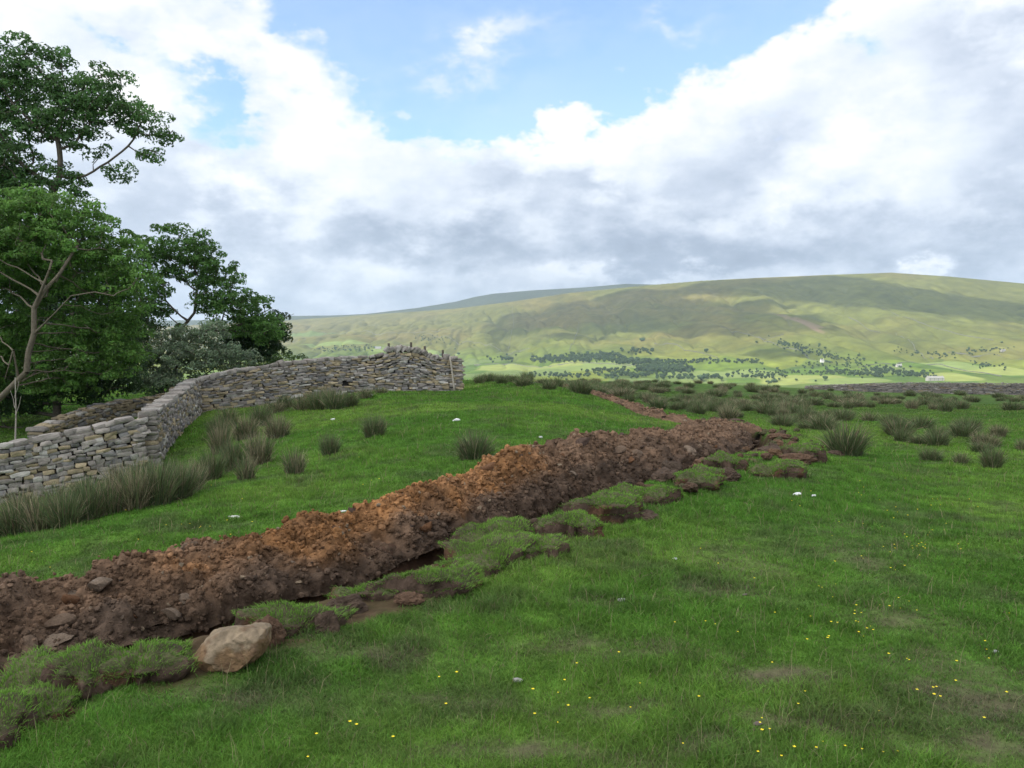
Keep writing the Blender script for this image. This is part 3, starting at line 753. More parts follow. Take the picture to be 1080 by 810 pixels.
GREY = np.array([.235, .208, .18]); TAN = np.array([.28, .225, .14]); LGT = np.array([.35, .325, .285]); DGR = np.array([.16, .15, .14])
def wall(name, pts, label, tan=.3, thick=.5, both=True, cope=True, seed=1, hole=None, slant=None, lenscale=1., dark=1.0, extra=None, group=None):
    """pts: list of (x, y, z_base, z_top)"""
    rg = np.random.default_rng(seed); pts = np.array(pts, float); L, s = resample(pts, .05); tot = s[-1]
    T = np.gradient(L[:, :2], axis=0); T /= np.linalg.norm(T, axis=1)[:, None]
    org = np.array([L[len(L) // 2, 0], L[len(L) // 2, 1], L[len(L) // 2, 2]])
    e = empty(name, org, 0, label, 'stone wall', group)
    def at(q):
        k = min(max(int(q / .05), 0), len(L) - 1); return L[k], T[k]
    def slp(q):
        a_, b_ = at(max(q - .3, 0))[0], at(q + .3)[0]; return math.atan2(b_[3] - a_[3], math.hypot(b_[0] - a_[0], b_[1] - a_[1]) + 1e-6)
    items = []; chp = .14 if cope else 0
    z = -.12; hmax = (L[:, 3] - L[:, 2]).max()
    while z < hmax:
        ch = rg.uniform(.05, .105) * (1.15 if z < .4 else .9)
        for side in ((-1, 1) if both else (-1,)):
            q = rg.uniform(-.1, .1)
            while q < tot:
                ln = rg.uniform(.11, .36) * lenscale * (1.2 if rg.random() < .15 else 1)
                l, t = at(q + ln / 2); zb = l[2] + z; top = l[3] - chp
                hh = ch * rg.uniform(.9, 1.08)
                if zb + hh * .6 < top:
                    if hole is None or not (side == -1 and hole[0] < q + ln / 2 < hole[1] and hole[2] < z < hole[3]):
                        th = thick * .5 * (1 - .25 * z / 1.4); dp = rg.uniform(.09, .13)
                        a = math.atan2(t[1], t[0]); n = np.array([-t[1], t[0]]) * side
                        o = th - dp + rg.normal(0, .014)
                        c3 = np.array([l[0] + n[0] * o, l[1] + n[1] * o, zb + ch / 2 + rg.normal(0, .006)]) - org
                        u = rg.random(); cc = TAN if u < tan else (LGT if u > .88 else (DGR if u > .74 else GREY))
                        items.append((c3, (ln * .5 + .004, dp, hh * .5 + .003), rotz(a, rg.normal(0, .06) - slp(q) * min(1, z / 1.1), rg.normal(0, .04)), cc * rg.uniform(.75, 1.25) * dark))
                q += ln
        z += ch
    # cheeks closing the two ends
    for q_, sg in ((0.02, -1), (tot - .02, 1)):
        l, t = at(q_); z = -.1; a = math.atan2(t[1], t[0])
        while l[2] + z < l[3] - chp - .03:
            ch = rg.uniform(.07, .14); th = thick * .5 * (1 - .25 * z / 1.4)
            c3 = np.array([l[0], l[1], l[2] + z + ch / 2]) - org
            items.append((c3, (.14, th * rg.uniform(.93, 1.03), ch * .5 - .002), rotz(a, rg.normal(0, .03)), (GREY if rg.random() > tan else TAN) * rg.uniform(.8, 1.2) * dark)); z += ch
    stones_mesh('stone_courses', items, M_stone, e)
    if cope:
        it = []; q = 0
        while q < tot:
            l, t = at(q); sl_ = slant is not None and slant[0] < q < slant[1]
            w_ = rg.uniform(.06, .12) if sl_ else rg.uniform(.14, .40)
            hh = rg.uniform(.2, .26) if sl_ else rg.uniform(.13, .2) if w_ < .17 else rg.uniform(.11, .14)
            a = math.atan2(t[1], t[0]); tt = thick * .5 * .8
            c3 = np.array([l[0], l[1], l[3] - chp + hh / 2 - .01]) - org
            it.append((c3, (w_ * .5 + .012, tt * rg.uniform(.85, 1.1), hh * .5 * rg.uniform(.85, 1.15)), rotz(a + rg.normal(0, .08), (.75 if sl_ else rg.normal(.0, .07) - slp(q)), rg.normal(0, .05)), (LGT * .8 if rg.random() < .35 else GREY) * rg.uniform(.8, 1.15) * dark)); q += w_
        stones_mesh('coping', it, M_stone, e)
    # solid hearting
    vs = []; 
    k = np.arange(0, len(L), 6)
    for i in k:
        n = np.array([-T[i, 1], T[i, 0]]); zt = L[i, 3] - chp - .05; zb = L[i, 2] - .2; th = thick * .5 - .16
        for (o, zz) in ((-th - .03, zb), (-th + .04, zt), (th - .04, zt), (th + .03, zb)): vs.append(np.array([L[i, 0] + n[0] * o, L[i, 1] + n[1] * o, zz]) - org)
    vs = np.array(vs); nk = len(k); F = [[4 * i + j, 4 * i + (j + 1) % 4, 4 * i + 4 + (j + 1) % 4, 4 * i + 4 + j] for i in range(nk - 1) for j in range(4)] + [[3, 2, 1, 0], [4 * nk - 4, 4 * nk - 3, 4 * nk - 2, 4 * nk - 1]]
    mesh_np('dark_core', vs, np.array(F), M_core, np.tile([.03, .028, .025], (len(vs), 1)), parent=e)  # near-black slab, shade of the gaps between stones put into its colour
    return e
def wp(px, ytop, Y, ybase=None):
    t = P(px, ytop, float(Y)); zb = float(base_h(np.array([t[0]]), np.array([t[1]]))[0])
    if ybase is not None: zb = min(zb, float(P(px, ybase, float(Y))[2]))
    return (t[0], t[1], zb - .05, t[2])
wall('dry_stone_wall', [wp(-420, 520, 14.6), wp(-160, 485, 15.6), wp(0, 466, 16.4), wp(30, 461, 16.7), (wp(60, 455, 16.9)), wp(105, 446, 17.2), wp(150, 433, 17.6)],
     'near grey drystone wall above the tall rushes, cut by the frame edge', .2, seed=11, lenscale=.82)
wall('dry_stone_wall', [wp(156, 432, 17.75), wp(168, 424, 19.5), wp(183, 413, 21.6), wp(205, 397.5, 25.2)], 'short drystone wall running away up to the corner, with a broad pale top', .22, seed=12)
wall('dry_stone_wall', [wp(214, 396, 25.3), wp(250, 388, 26), wp(300, 381, 27), wp(345, 376, 28), wp(396, 373.5, 28.7), wp(408, 367.5, 28.9), wp(430, 367, 29.2), wp(446, 371, 29.5), wp(452, 375.5, 29.6), wp(484, 375, 30)],
     'long drystone wall below the hill, ending at a squared head with a leaning post', .34, seed=13, hole=(4.7, 4.98, .32, .5), slant=(6.1, 8.3))
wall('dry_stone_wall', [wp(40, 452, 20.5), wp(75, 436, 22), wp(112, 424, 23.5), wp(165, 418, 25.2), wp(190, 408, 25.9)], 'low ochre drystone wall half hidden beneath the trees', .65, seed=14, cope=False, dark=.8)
wall('dry_stone_wall', [wp(850, 406.5, 92), wp(900, 404.5, 90), wp(960, 403, 88), wp(1080, 404, 86), wp(1200, 405, 84)], 'distant dark drystone wall along the crest of the field', .05, both=False, seed=15, lenscale=1.8, dark=.7)

# leaning pale post at the wall head, and the stakes of the fence behind the wall
def pole(name, a, b_, r0, r1, col, label, cat='post', group=None, parent=None, sides=8, wob=.0):
    a = np.array(a, float); b_ = np.array(b_, float); n = 7; V_ = []; d = (b_ - a) / np.linalg.norm(b_ - a)
    u = np.cross(d, [0.3, 1, 0.1]); u /= np.linalg.norm(u); w_ = np.cross(d, u)
    for k in range(n):
        t = k / (n - 1); c = a + (b_ - a) * t + (u * math.sin(t * 5) + w_ * math.sin(t * 7 + 1)) * wob; r = r0 + (r1 - r0) * t
        for j in range(sides):
            th = 6.283 * j / sides; V_.append(c + (u * math.cos(th) + w_ * math.sin(th)) * r * (1 + .08 * math.sin(3 * th + k)))
    V_.append(a); V_.append(b_); V_ = np.array(V_); F = grid_faces(n, sides, True); j = np.arange(sides); 
    c1 = np.stack([(j + 1) % sides, j, np.full(sides, len(V_) - 2)], 1); o_ = (n - 1) * sides; c2 = np.stack([o_ + j, o_ + (j + 1) % sides, np.full(sides, len(V_) - 1)], 1)
    org = a.copy(); o = mesh_np(name, V_ - org, [F, c1, c2], M_wood, np.tile(col, (len(V_), 1)), True, parent=parent); o.location = tuple(org)
    if parent is None: tag(o, label, cat, group)
    return o
pole('leaning_post', P(479.5, 413.5, 29.55), P(474.5, 376, 29.6), .035, .032, (.36, .32, .26), 'thin pale post leaning on the squared head of the long wall')
for (px, yt, yb, lab) in [(410, 362, 380, 'dark stake behind the hump of the long wall'), (433.5, 361, 380, 'tallest dark stake just behind the middle of the wall hump'), (448, 365, 385, 'greenish stake beyond the dip in the wall top'), (467, 369, 388, 'short dark stake behind the wall near the leaning post')]:
    p0 = P(px + .6, yb, 31.5); p0[2] = base_h(np.array([p0[0]]), np.array([p0[1]]))[0] - .1
    pole('fence_stake', p0, P(px, yt, 31.5), .06, .045, (.07, .06, .05), lab, group='stakes standing behind the long wall')

# ------------------------------------------------------------------ trees
def tube_tree(pos, par, rad, col, parent, name='trunk', sides=6):
    """ring per node, joined to its parent's ring"""
    n = len(pos); par = np.array(par); d = np.zeros((n, 3)); d[1:] = pos[1:] - pos[par[1:]]; d[0] = (0, 0, 1)
    d /= np.linalg.norm(d, axis=1)[:, None] + 1e-9
    ref = np.where(np.abs(d[:, 2:3]) > .9, np.array([[1., .2, 0]]), np.array([[0, 0, 1.]]))
    ref = np.tile(np.array([[.31, .95, .05]]), (n, 1)); u = np.cross(d, ref); u /= np.linalg.norm(u, axis=1)[:, None] + 1e-6; w_ = np.cross(d, u)
    th = np.arange(sides) * 2 * math.pi / sides; ring = u[:, None] * np.cos(th)[None, :, None] + w_[:, None] * np.sin(th)[None, :, None]
    top = pos[:, None] + ring * rad[:, None, None]
    # the start ring of each segment uses the segment's own frame so that tubes never twist
    rp = np.minimum(rad[par], rad * 1.6); bot = pos[par][:, None] + ring * rp[:, None, None]
    Vv = np.concatenate([bot, top], 1).reshape(-1, 3); j = np.arange(sides); f = np.stack([j, (j + 1) % sides, sides + (j + 1) % sides, sides + j], 1)
    F = (f[None] + (np.arange(1, n) * 2 * sides)[:, None, None]).reshape(-1, 4)
    c = np.array(col) * (.8 + .4 * vn3(Vv * 3, 4))[:, None]
    return mesh_np(name, Vv, F, M_bark, c, True, parent=parent)
def colonize(start, att, step, di, dk, iters=140, guide=None, seed=0):
    rg = np.random.default_rng(seed); pos = [np.array(p, float) for p in start]; par = [max(i - 1, 0) for i in range(len(start))]
    if guide:
        for (root_i, pl) in guide:
            k = root_i
            for q in pl: pos.append(np.array(q, float)); par.append(k); k = len(pos) - 1
    att = att.copy(); alive = np.ones(len(att), bool); pos = np.array(pos); par = list(par)
    D = np.linalg.norm(att[:, None] - pos[None], axis=2); near = D.argmin(1); nd = D.min(1)
    for it in range(iters):
        alive &= nd > dk
        if not alive.any(): break
        idx = np.nonzero(alive & (nd < di))[0]
        if len(idx) == 0: idx = np.nonzero(alive)[0]
        new = []; npar = []
        for k in np.unique(near[idx]):
            a = att[idx[near[idx] == k]]; v = (a - pos[k]); v /= np.linalg.norm(v, axis=1)[:, None]; v = v.mean(0) + rg.normal(0, .12, 3); L_ = np.linalg.norm(v)
            if L_ < 1e-3: continue
            new.append(pos[k] + v / L_ * step); npar.append(int(k))
        if not new: break
        new = np.array(new); b0 = len(pos); pos = np.vstack([pos, new]); par += npar
        Dn = np.linalg.norm(att[:, None] - new[None], axis=2); m = Dn.min(1); am = Dn.argmin(1); up = m < nd; near = np.where(up, b0 + am, near); nd = np.minimum(nd, m)
    return pos, np.array(par)
def radii(pos, par, tip=.008, e=2.2, cap=9):
    n = len(pos); a = np.zeros(n); order = range(n - 1, 0, -1)
    for i in order:
        if a[i] == 0: a[i] = tip ** e
        a[par[i]] += a[i] * 1.0
    a[0] = max(a[0], tip ** e)
    return np.minimum(a ** (1 / e), cap)
def leaf_mesh(name, ctr, per, rx, rz_, size, col, parent, seed=0, colvar=.33, mat=None, droop=.3):
    """leaf clumps: leaves on a flattened dome round each centre, outward facing"""
    rg = np.random.default_rng(seed); n = len(ctr) * per; c = np.repeat(ctr, per, 0)
    sc = np.repeat(rg.uniform(.65, 1.25, len(ctr)), per)
    th = rg.uniform(0, 6.283, n); ph = np.arcsin(rg.uniform(-.55, 1, n)); rr = rg.uniform(.45, 1, n) ** .5 * sc
    d = np.stack([np.cos(th) * np.cos(ph), np.sin(th) * np.cos(ph), np.sin(ph)], 1)
    p = c + d * rr[:, None] * np.array([rx, rx, rz_])
    nrm = d * np.array([1, 1, 1.4]) + rg.normal(0, .45, (n, 3)); nrm /= np.linalg.norm(nrm, axis=1)[:, None]
    t = np.cross(nrm, rg.normal(size=(n, 3))); t /= np.linalg.norm(t, axis=1)[:, None]; b_ = np.cross(nrm, t)
    L_ = (size * rg.uniform(.6, 1.3, n))[:, None]; W = L_ * .42
    v = np.stack([p - t * L_ * .5, p - b_ * W * .5 + nrm * L_ * .08, p + t * L_ * .5 - nrm * L_ * droop * .3, p + b_ * W * .5 + nrm * L_ * .08], 1).reshape(-1, 3)
    F = np.arange(n * 4).reshape(-1, 4)
    tone = np.repeat(rg.uniform(1 - colvar, 1 + colvar, len(ctr)), per)[:, None] * rg.uniform(.75, 1.25, (n, 1))
    k = np.repeat(col[None], n, 0) * tone if col.ndim == 1 else col * tone
    k = k * (1 + rg.normal(0, .05, (n, 3)))
    return mesh_np(name, v, F, mat or M_leaf, np.repeat(k, 4, 0), False, parent=parent)
def lobes(spec, Y, dens, seed, flat=.75, dm=1.0):
    """spec: (cx, cy, rx, ry[, dY]) ellipses seen in the picture, made into ellipsoids of real depth"""
    rg = np.random.default_rng(seed); out = []
    for s_ in spec:
        cx, cy, rx, ry = s_[:4]; dY = s_[4] if len(s_) > 4 else 0; y0 = Y + dY; c = P(cx, cy, float(y0)); k = y0 / FPX
        ax, az_ = rx * k, ry * k; ay = max(ax, az_) * .9 * dm; n = int(ax * ay * az_ * dens * 2.6) + 6
        q = rg.normal(size=(n, 3)); q /= np.linalg.norm(q, axis=1)[:, None]; q *= (rg.random(n) ** .42)[:, None]
        out.append(c + q * np.array([ax, ay, az_]))
    a = np.vstack(out)
    # Poisson thinning
    keep = []; 
    for i in rg.permutation(len(a)):
        if all(np.sum((a[i] - a[j]) ** 2) > .2 ** 2 for j in keep[-400:]): keep.append(i)
    return a[keep]
def tree(name, base, mid, spec, Y, dens, col, per, crx, crz, lsize, seed, label, cat='tree', bark=(.1, .085, .065), tip=.009, guide=None, dm=1.0, step=.28, trunk_r=None, var=.33):
    base = np.array(base, float); zb = float(base_h(base[:1], base[1:2])[0]) - .15; base[2] = zb
    st = [base] + [np.array(m, float) for m in mid]; q = [st[0]]
    for a, b_ in zip(st[:-1], st[1:]):
        m = max(2, int(np.linalg.norm(b_ - a) / .3)); q += [a + (b_ - a) * t for t in np.linspace(0, 1, m + 1)[1:]]
    att = lobes(spec, Y, dens, seed, dm=dm); att = att[att[:, 2] > base_h(att[:, 0], att[:, 1]) + .15]
    gd = []
    if guide:
        for (f, pl) in guide:
            i0 = int(f * (len(q) - 1)); pp = [q[i0]] + [np.array(a, float) for a in pl]; o = []
            for a, b_ in zip(pp[:-1], pp[1:]):
                m = max(1, int(np.linalg.norm(b_ - a) / .3)); o += [a + (b_ - a) * t for t in np.linspace(0, 1, m + 1)[1:]]
            gd.append((i0, o))
    pos, par = colonize(q, att, step, 2.5, .3, guide=gd, seed=seed)
    rad = radii(pos, par, tip)
    if trunk_r: rad = rad * min(1.0, trunk_r / rad[0]) if rad[0] > trunk_r else rad
    rad = np.maximum(rad, tip * .8)
    e = empty(name, base, 0, label, cat)
    tube_tree(pos - base, par, rad, bark, e)
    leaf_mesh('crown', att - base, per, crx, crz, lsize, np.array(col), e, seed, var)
    return e
G1 = (.10, .20, .046); G2 = (.125, .24, .05); G3 = (.088, .175, .05); G4 = (.19, .25, .15)
# tall tree behind, at the frame edge
tree('tall_sycamore', P(-40, 440, 26.), [P(-60, 330, 26.), P(-10, 270, 26.), P(45, 230, 26.), P(63, 185, 26.)],
     [(-60, 110, 60, 70), (0, 85, 40, 38), (42, 90, 40, 24), (62, 62, 16, 10), (35, 55, 14, 7), (8, 62, 16, 18), (75, 100, 36, 22), (105, 110, 42, 24), (115, 82, 22, 12), (145, 128, 32, 20), (172, 142, 18, 13), (128, 182, 16, 10),
      (60, 130, 40, 22), (20, 130, 34, 30), (158, 165, 14, 10), (75, 190, 10, 8), (-50, 200, 60, 60), (0, 190, 30, 24), (52, 58, 8, 8), (20, 40, 9, 6), (8, 172, 46, 26), (38, 205, 34, 16), (88, 150, 30, 14), (60, 185, 24, 16), (80, 200, 20, 16)], 26., 24, G3, 44, .3, .17, .14, 31,
     'tallest tree at the frame edge, its open crown reaching out against the cloud', tip=.012, trunk_r=.3, dm=.9)
tree('twisted_ash', P(-25, 455, 21.), [P(-5, 425, 21.), P(28, 392, 20.8), P(30, 372, 20.8), P(36, 352, 20.8), P(36, 325, 20.8), P(50, 303, 20.8), P(62, 290, 20.9), P(80, 262, 21.2)],
     [(20, 225, 50, 26), (65, 228, 46, 22), (98, 222, 18, 12), (105, 245, 30, 16), (-20, 260, 70, 50), (60, 262, 60, 24), (120, 268, 34, 20), (135, 292, 32, 20), (100, 300, 42, 22, .8), (40, 300, 40, 20, 1.4), (0, 330, 40, 40, .8),
      (130, 320, 34, 18, .8), (95, 345, 50, 26, 1.4), (40, 370, 40, 30, 1.8), (100, 378, 55, 24, 1.4), (-40, 380, 50, 50, 1), (60, 405, 44, 16, 1.6), (0, 395, 30, 30, 1.5), (130, 350, 30, 26, 2)], 21.8, 42, G2, 46, .25, .14, .12, 32,
     'leaning tree with a bare twisted pale trunk and layered bright green foliage', bark=(.13, .11, .08), tip=.008, trunk_r=.09, dm=1.0,
     guide=[(.62, [P(58, 330, 20.6), P(75, 312, 20.5), P(100, 308, 20.5), P(120, 312, 20.6)]), (.75, [P(52, 285, 20.6), P(55, 275, 20.7)]), (.42, [P(14, 370, 20.6), P(5, 400, 20.7)])])
tree('windswept_ash', P(170, 420, 30.), [P(172, 385, 30.), P(185, 355, 30.), P(205, 330, 30.)],
     [(170, 262, 26, 14), (188, 245, 10, 7), (167, 241, 6, 5), (181, 239, 6, 5), (144, 251, 7, 6), (205, 252, 16, 10), (212, 272, 26, 18), (230, 290, 24, 18), (244, 300, 16, 14), (246, 280, 5, 5), (262, 318, 22, 15), (272, 340, 22, 16),
      (160, 290, 26, 30), (190, 292, 16, 10), (225, 318, 26, 10), (160, 330, 20, 24), (250, 345, 24, 12), (190, 345, 8, 6), (172, 312, 10, 18), (195, 270, 30, 20), (242, 325, 34, 20), (216, 298, 24, 14), (278, 345, 20, 20)], 30., 34, G1, 46, .26, .17, .14, 33,
     'windswept tree leaning over the wall corner with small round tufts on top', tip=.01, trunk_r=.17, guide=[(.6, [P(215, 350, 30.), P(245, 348, 30.)])])
tree('hawthorn', P(268, 395, 31.5), [P(268, 378, 31.5)], [(275, 362, 30, 24), (258, 352, 20, 18), (282, 352, 18, 20), (240, 368, 22, 14), (292, 336, 10, 8), (300, 350, 7, 10)], 31.5, 75, (.045, .085, .032), 70, .24, .2, .12, 34,
     'dark hawthorn with spiky twigs beside the far end of the trees', tip=.008, guide=[(1.0, [P(290, 340, 31.5), P(310, 331, 31.5)]), (1.0, [P(292, 350, 31.5), P(306, 342, 31.5)])])
tree('whitebeam_bush', P(185, 425, 27.5), [P(182, 405, 27.5)], [(165, 395, 30, 24), (195, 372, 28, 20), (205, 352, 18, 12), (220, 385, 26, 20), (145, 400, 22, 18), (190, 408, 32, 14), (232, 375, 24, 16), (178, 360, 18, 14), (225, 352, 18, 14), (150, 372, 22, 20), (250, 380, 22, 12)], 27.5, 50, G4, 70, .22, .18, .11, 35,
     'grey green bush filling the corner behind the wall', 'bush', tip=.008)
tree('wall_shrub', P(312, 386, 29.5), [P(312, 380, 29.5)], [(306, 377, 16, 7), (325, 380, 9, 4), (286, 384, 14, 6), (262, 388, 18, 6)], 29.5, 70, (.075, .13, .035), 60, .16, .12, .08, 36,
     'low light green shrub peeping over the long wall', 'bush', tip=.006)
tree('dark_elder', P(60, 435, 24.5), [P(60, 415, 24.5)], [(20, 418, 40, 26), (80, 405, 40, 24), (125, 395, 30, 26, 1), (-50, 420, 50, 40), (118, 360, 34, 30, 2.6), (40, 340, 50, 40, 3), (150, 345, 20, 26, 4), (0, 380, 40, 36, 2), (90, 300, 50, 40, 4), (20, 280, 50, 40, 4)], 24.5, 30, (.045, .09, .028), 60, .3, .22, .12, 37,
     'dark shady elder under the bigger trees', 'bush', tip=.01)
# young bare sapling by the wall
sp = empty('dead_sapling', P(17, 470, 17.6), 0, 'thin pale leafless sapling standing behind the near wall', 'sapling')
o0 = P(17, 470, 17.6)
def twig(a, b_, r0, r1, name='stem'):
    o = pole(name, a - o0, b_ - o0, r0, r1, (.3, .27, .22), None, parent=sp, wob=.012); return o
twig(P(17, 485, 17.6), P(16, 398, 17.6), .022, .006)
for (a, b_) in (((17, 440), (22, 418)), ((17, 432), (11, 412)), ((16, 420), (20, 402))): twig(P(a[0], a[1], 17.6), P(b_[0], b_[1], 17.6), .008, .003, 'twig')

# ------------------------------------------------------------------ rushes
def make_rush(kind, seed):
    rg = np.random.default_rng(seed); N = {0: 800, 1: 700, 2: 420, 3: 760}[kind]
    a = rg.uniform(0, 6.283, N); rr = rg.random(N) ** .5 * .17; p = np.stack([np.cos(a) * rr, np.sin(a) * rr, np.full(N, -.05)], 1)
    h = rg.uniform(.3, 1.0, N) ** .8 * (1 - rr * 1.5) * .76; lean = (rr / .17) * rg.uniform(.06, .3, N) + rg.uniform(0, .08, N); dirs = a + rg.normal(0, .5, N)
    green = np.array([.10, .14, .052]); dark = np.array([.06, .085, .038]); straw = np.array([.25, .21, .13]); brown = np.array([.1, .075, .045])
    u = rg.random(N)[:, None]; fs = {0: .13, 1: .45, 2: .28, 3: .07}[kind]
    c = np.where(u < fs, straw, np.where(u < fs + .15, brown, np.where(u < fs + .45, dark, green))) * rg.uniform(.7, 1.3, (N, 1))
    o = blades('rush_clump', p, h, rg.uniform(.006, .012, N), lean, c, M_rush, 3, dirs=dirs, tipc=1.2, basec=.9)
    return o
RP = [make_rush(0, 1), make_rush(1, 2), make_rush(2, 3), make_rush(3, 4), make_rush(0, 5)]; rused = set()
def put_rush(k, x, y, s_, label, group, sx=1.0):
    z = gh(x, y)
    if k in rused: o = RP[k].copy(); COL.objects.link(o)
    else: o = RP[k]; rused.add(k)
    o.location = (float(x), float(y), z); o.rotation_euler = (0, 0, random.uniform(0, 6.28)); o.scale = (s_ * sx, s_ * sx, s_)
    tag(o, label, 'rushes', group)
def rush_px(px, py, hpx, wpx, k, label, group=None):
    q = gpt(px, py)
    hm = hpx * q[1] / FPX; s_ = hm / .66; wm = wpx * q[1] / FPX
    put_rush(k, q[0], q[1] + .05, s_, label, group, max(.6, min(2.2, wm / .62 / s_)))
for a in [(347, 478, 30, 28, 3, 'small upright dark rush clump, second from the wall corner group'), (394, 462, 33, 32, 0, 'dark rush clump standing alone below the middle of the long wall'), (500, 486, 38, 50, 0, 'broad rush clump nearest the crest of the soil bank'),
          (309, 500, 36, 34, 2, 'thin grey green rush clump lowest on the grass bank'), (272, 490, 52, 38, 1, 'straw tipped rush clump at the front of the corner group'), (893, 478, 46, 56, 4, 'largest rush clump, beyond the end of the turf strip'),
          (1048, 492, 30, 30, 0, 'round rush clump near the frame edge with another behind it'), (983, 485, 20, 30, 3, 'low dark rush clump between the big clump and the frame edge'), (1015, 488, 17, 22, 2, 'small thin rush clump in front of the scattered band'), (1046, 471, 20, 26, 1, 'straw coloured rush clump behind the round one')]:
    rush_px(*a)
for (px, py, h, w_, k) in [(232, 478, 44, 30, 1), (245, 495, 44, 30, 0), (222, 505, 46, 34, 4), (292, 462, 34, 34, 1), (258, 462, 34, 36, 1), (240, 450, 30, 30, 2), (275, 450, 30, 30, 0), (230, 462, 32, 30, 0), (205, 515, 40, 30, 1), (258, 508, 36, 30, 2)]:
    rush_px(px, py, h, w_, k, 'rush clump in the dense group by the wall corner', 'rushes massed by the wall corner')
for (px, py, h, w_, k) in [(188, 530, 52, 44, 4), (165, 537, 60, 50, 0), (140, 543, 58, 46, 1), (115, 548, 52, 46, 2), (92, 553, 54, 48, 0), (66, 560, 50, 46, 0), (40, 563, 54, 48, 2), (14, 566, 52, 48, 4), (-14, 570, 52, 48, 0), (150, 520, 48, 40, 4), (125, 522, 44, 40, 1), (60, 540, 40, 44, 2), (22, 545, 40, 44, 1), (90, 532, 38, 40, 0), (180, 512, 40, 30, 0), (200, 522, 40, 34, 2), (-40, 575, 52, 50, 1), (-70, 580, 50, 50, 0)]:
    rush_px(px, py, h, w_, k, 'tall rush clump in the thick row under the near wall', 'rushes rowed under the near wall')
for (px, py, h, w_, k) in [(300, 432, 20, 24, 0), (318, 433, 24, 26, 2), (335, 432, 28, 30, 0), (352, 432, 28, 30, 4), (368, 428, 22, 26, 3), (385, 420, 14, 24, 2), (402, 415, 9, 20, 2), (290, 436, 18, 24, 1), (345, 424, 22, 24, 1)]:
    rush_px(px, py, h, w_, k, 'rush clump at the foot of the long wall', 'rushes at the foot of the long wall')
# the band of rushes across the field, scattered by noise in the ground plane
rr = np.random.default_rng(12); cnt = 0; tries = 0; acc = []
lowx = [500, 560, 600, 640, 680, 720, 760, 800, 840, 880, 940, 1000, 1080, 1160]; lowy = [404, 408, 413, 421, 430, 434, 440, 446, 450, 456, 464, 472, 482, 492]
while cnt < 250 and tries < 20000:
    tries += 1
    px = rr.uniform(505, 1150); u = rr.random(); yl = np.interp(px, lowx, lowy); y0 = 399
    py = y0 + (yl - y0) * u
    q = hit(px, py + 1.5, base_h, r0=20 if px < 720 else 12)
    if q is None or q[1] < 14: continue
    if px < 730 and q[1] < 24: continue
    dd = vn2(np.array([q[0] * .16]), np.array([q[1] * .1]), 140)[0]
    if px > 850 and py > 425 and dd < .5: continue
    if py > 445 and px > 870 and rr.random() < .75: continue
    if dd < .22: continue
    if any(math.hypot(q[0] - a[0], q[1] - a[1]) < .5 + .012 * q[1] for a in acc): continue
    o_, s_ = trench_sd(q[:1], q[1:2])
    if -1.0 < o_[0] < 1.6: continue
    acc.append(q); cnt += 1
    far_ = q[1] > 45; k = int(rr.choice([0, 1, 2, 3, 4], p=[.3, .22, .12, .2, .16])); sz = rr.uniform(.65, 1.1) * (.68 if q[1] < 20 else .85 if q[1] < 26 else 1)
    if far_: lab, g = 'far rush clump on the darker ground below the crest', 'rushes scattered near the crest of the field'
    elif px < 860: lab, g = 'rush clump in the dense band beyond the bend of the trench', 'rushes banded beyond the trench bend'
    else: lab, g = 'rush clump scattered over the grass beyond the big clump', 'rushes scattered across the open field'
    put_rush(k, q[0], q[1], sz, lab, g, rr.uniform(1.1, 2.1) if not far_ else rr.uniform(1.8, 3.0))

# ------------------------------------------------------------------ small things on the grass
PET = attr_mat('petal', .5, .3)
def buttercup_mesh(seed):
    rg = np.random.default_rng(seed); vs = []; fs = []; cs = []
    h = .11; lx, ly = rg.uniform(-.02, .02, 2)
    for k in range(5):
        t = k / 4; c = np.array([lx * t * t, ly * t * t, h * t]); r = .0016
        for j in range(3): vs.append(c + r * np.array([math.cos(j * 2.09), math.sin(j * 2.09), 0])); cs.append((.07, .13, .03))
    for k in range(4):
        for j in range(3): fs.append([k * 3 + j, k * 3 + (j + 1) % 3, k * 3 + 3 + (j + 1) % 3, k * 3 + 3 + j])
    c0 = np.array([lx, ly, h])
    for q in range(5):
        a = q * 1.2566; d = np.array([math.cos(a), math.sin(a), 0]); e_ = np.array([-d[1], d[0], 0]); b0 = len(vs)
        for p in (c0, c0 + d * .008 + e_ * .007 + (0, 0, .004), c0 + d * .014 + (0, 0, .008), c0 + d * .008 - e_ * .007 + (0, 0, .004)): vs.append(p); cs.append((.75, .6, .02))
        fs.append([b0, b0 + 1, b0 + 2, b0 + 3])
    return np.array(vs), np.array(fs), np.array(cs)
FB = []
for k in range(3):
    v_, f_, c_ = buttercup_mesh(k); FB.append(mesh_np('buttercup', v_, f_, PET, c_))
rr = np.random.default_rng(77); n = 0; fused = set(); cl = [(rr.uniform(300, 1080), rr.uniform(500, 800)) for _ in range(26)] + [(1000, 555), (720, 590), (965, 580), (960, 545), (330, 760), (890, 660), (480, 660), (160, 560), (585, 660), (920, 620)]
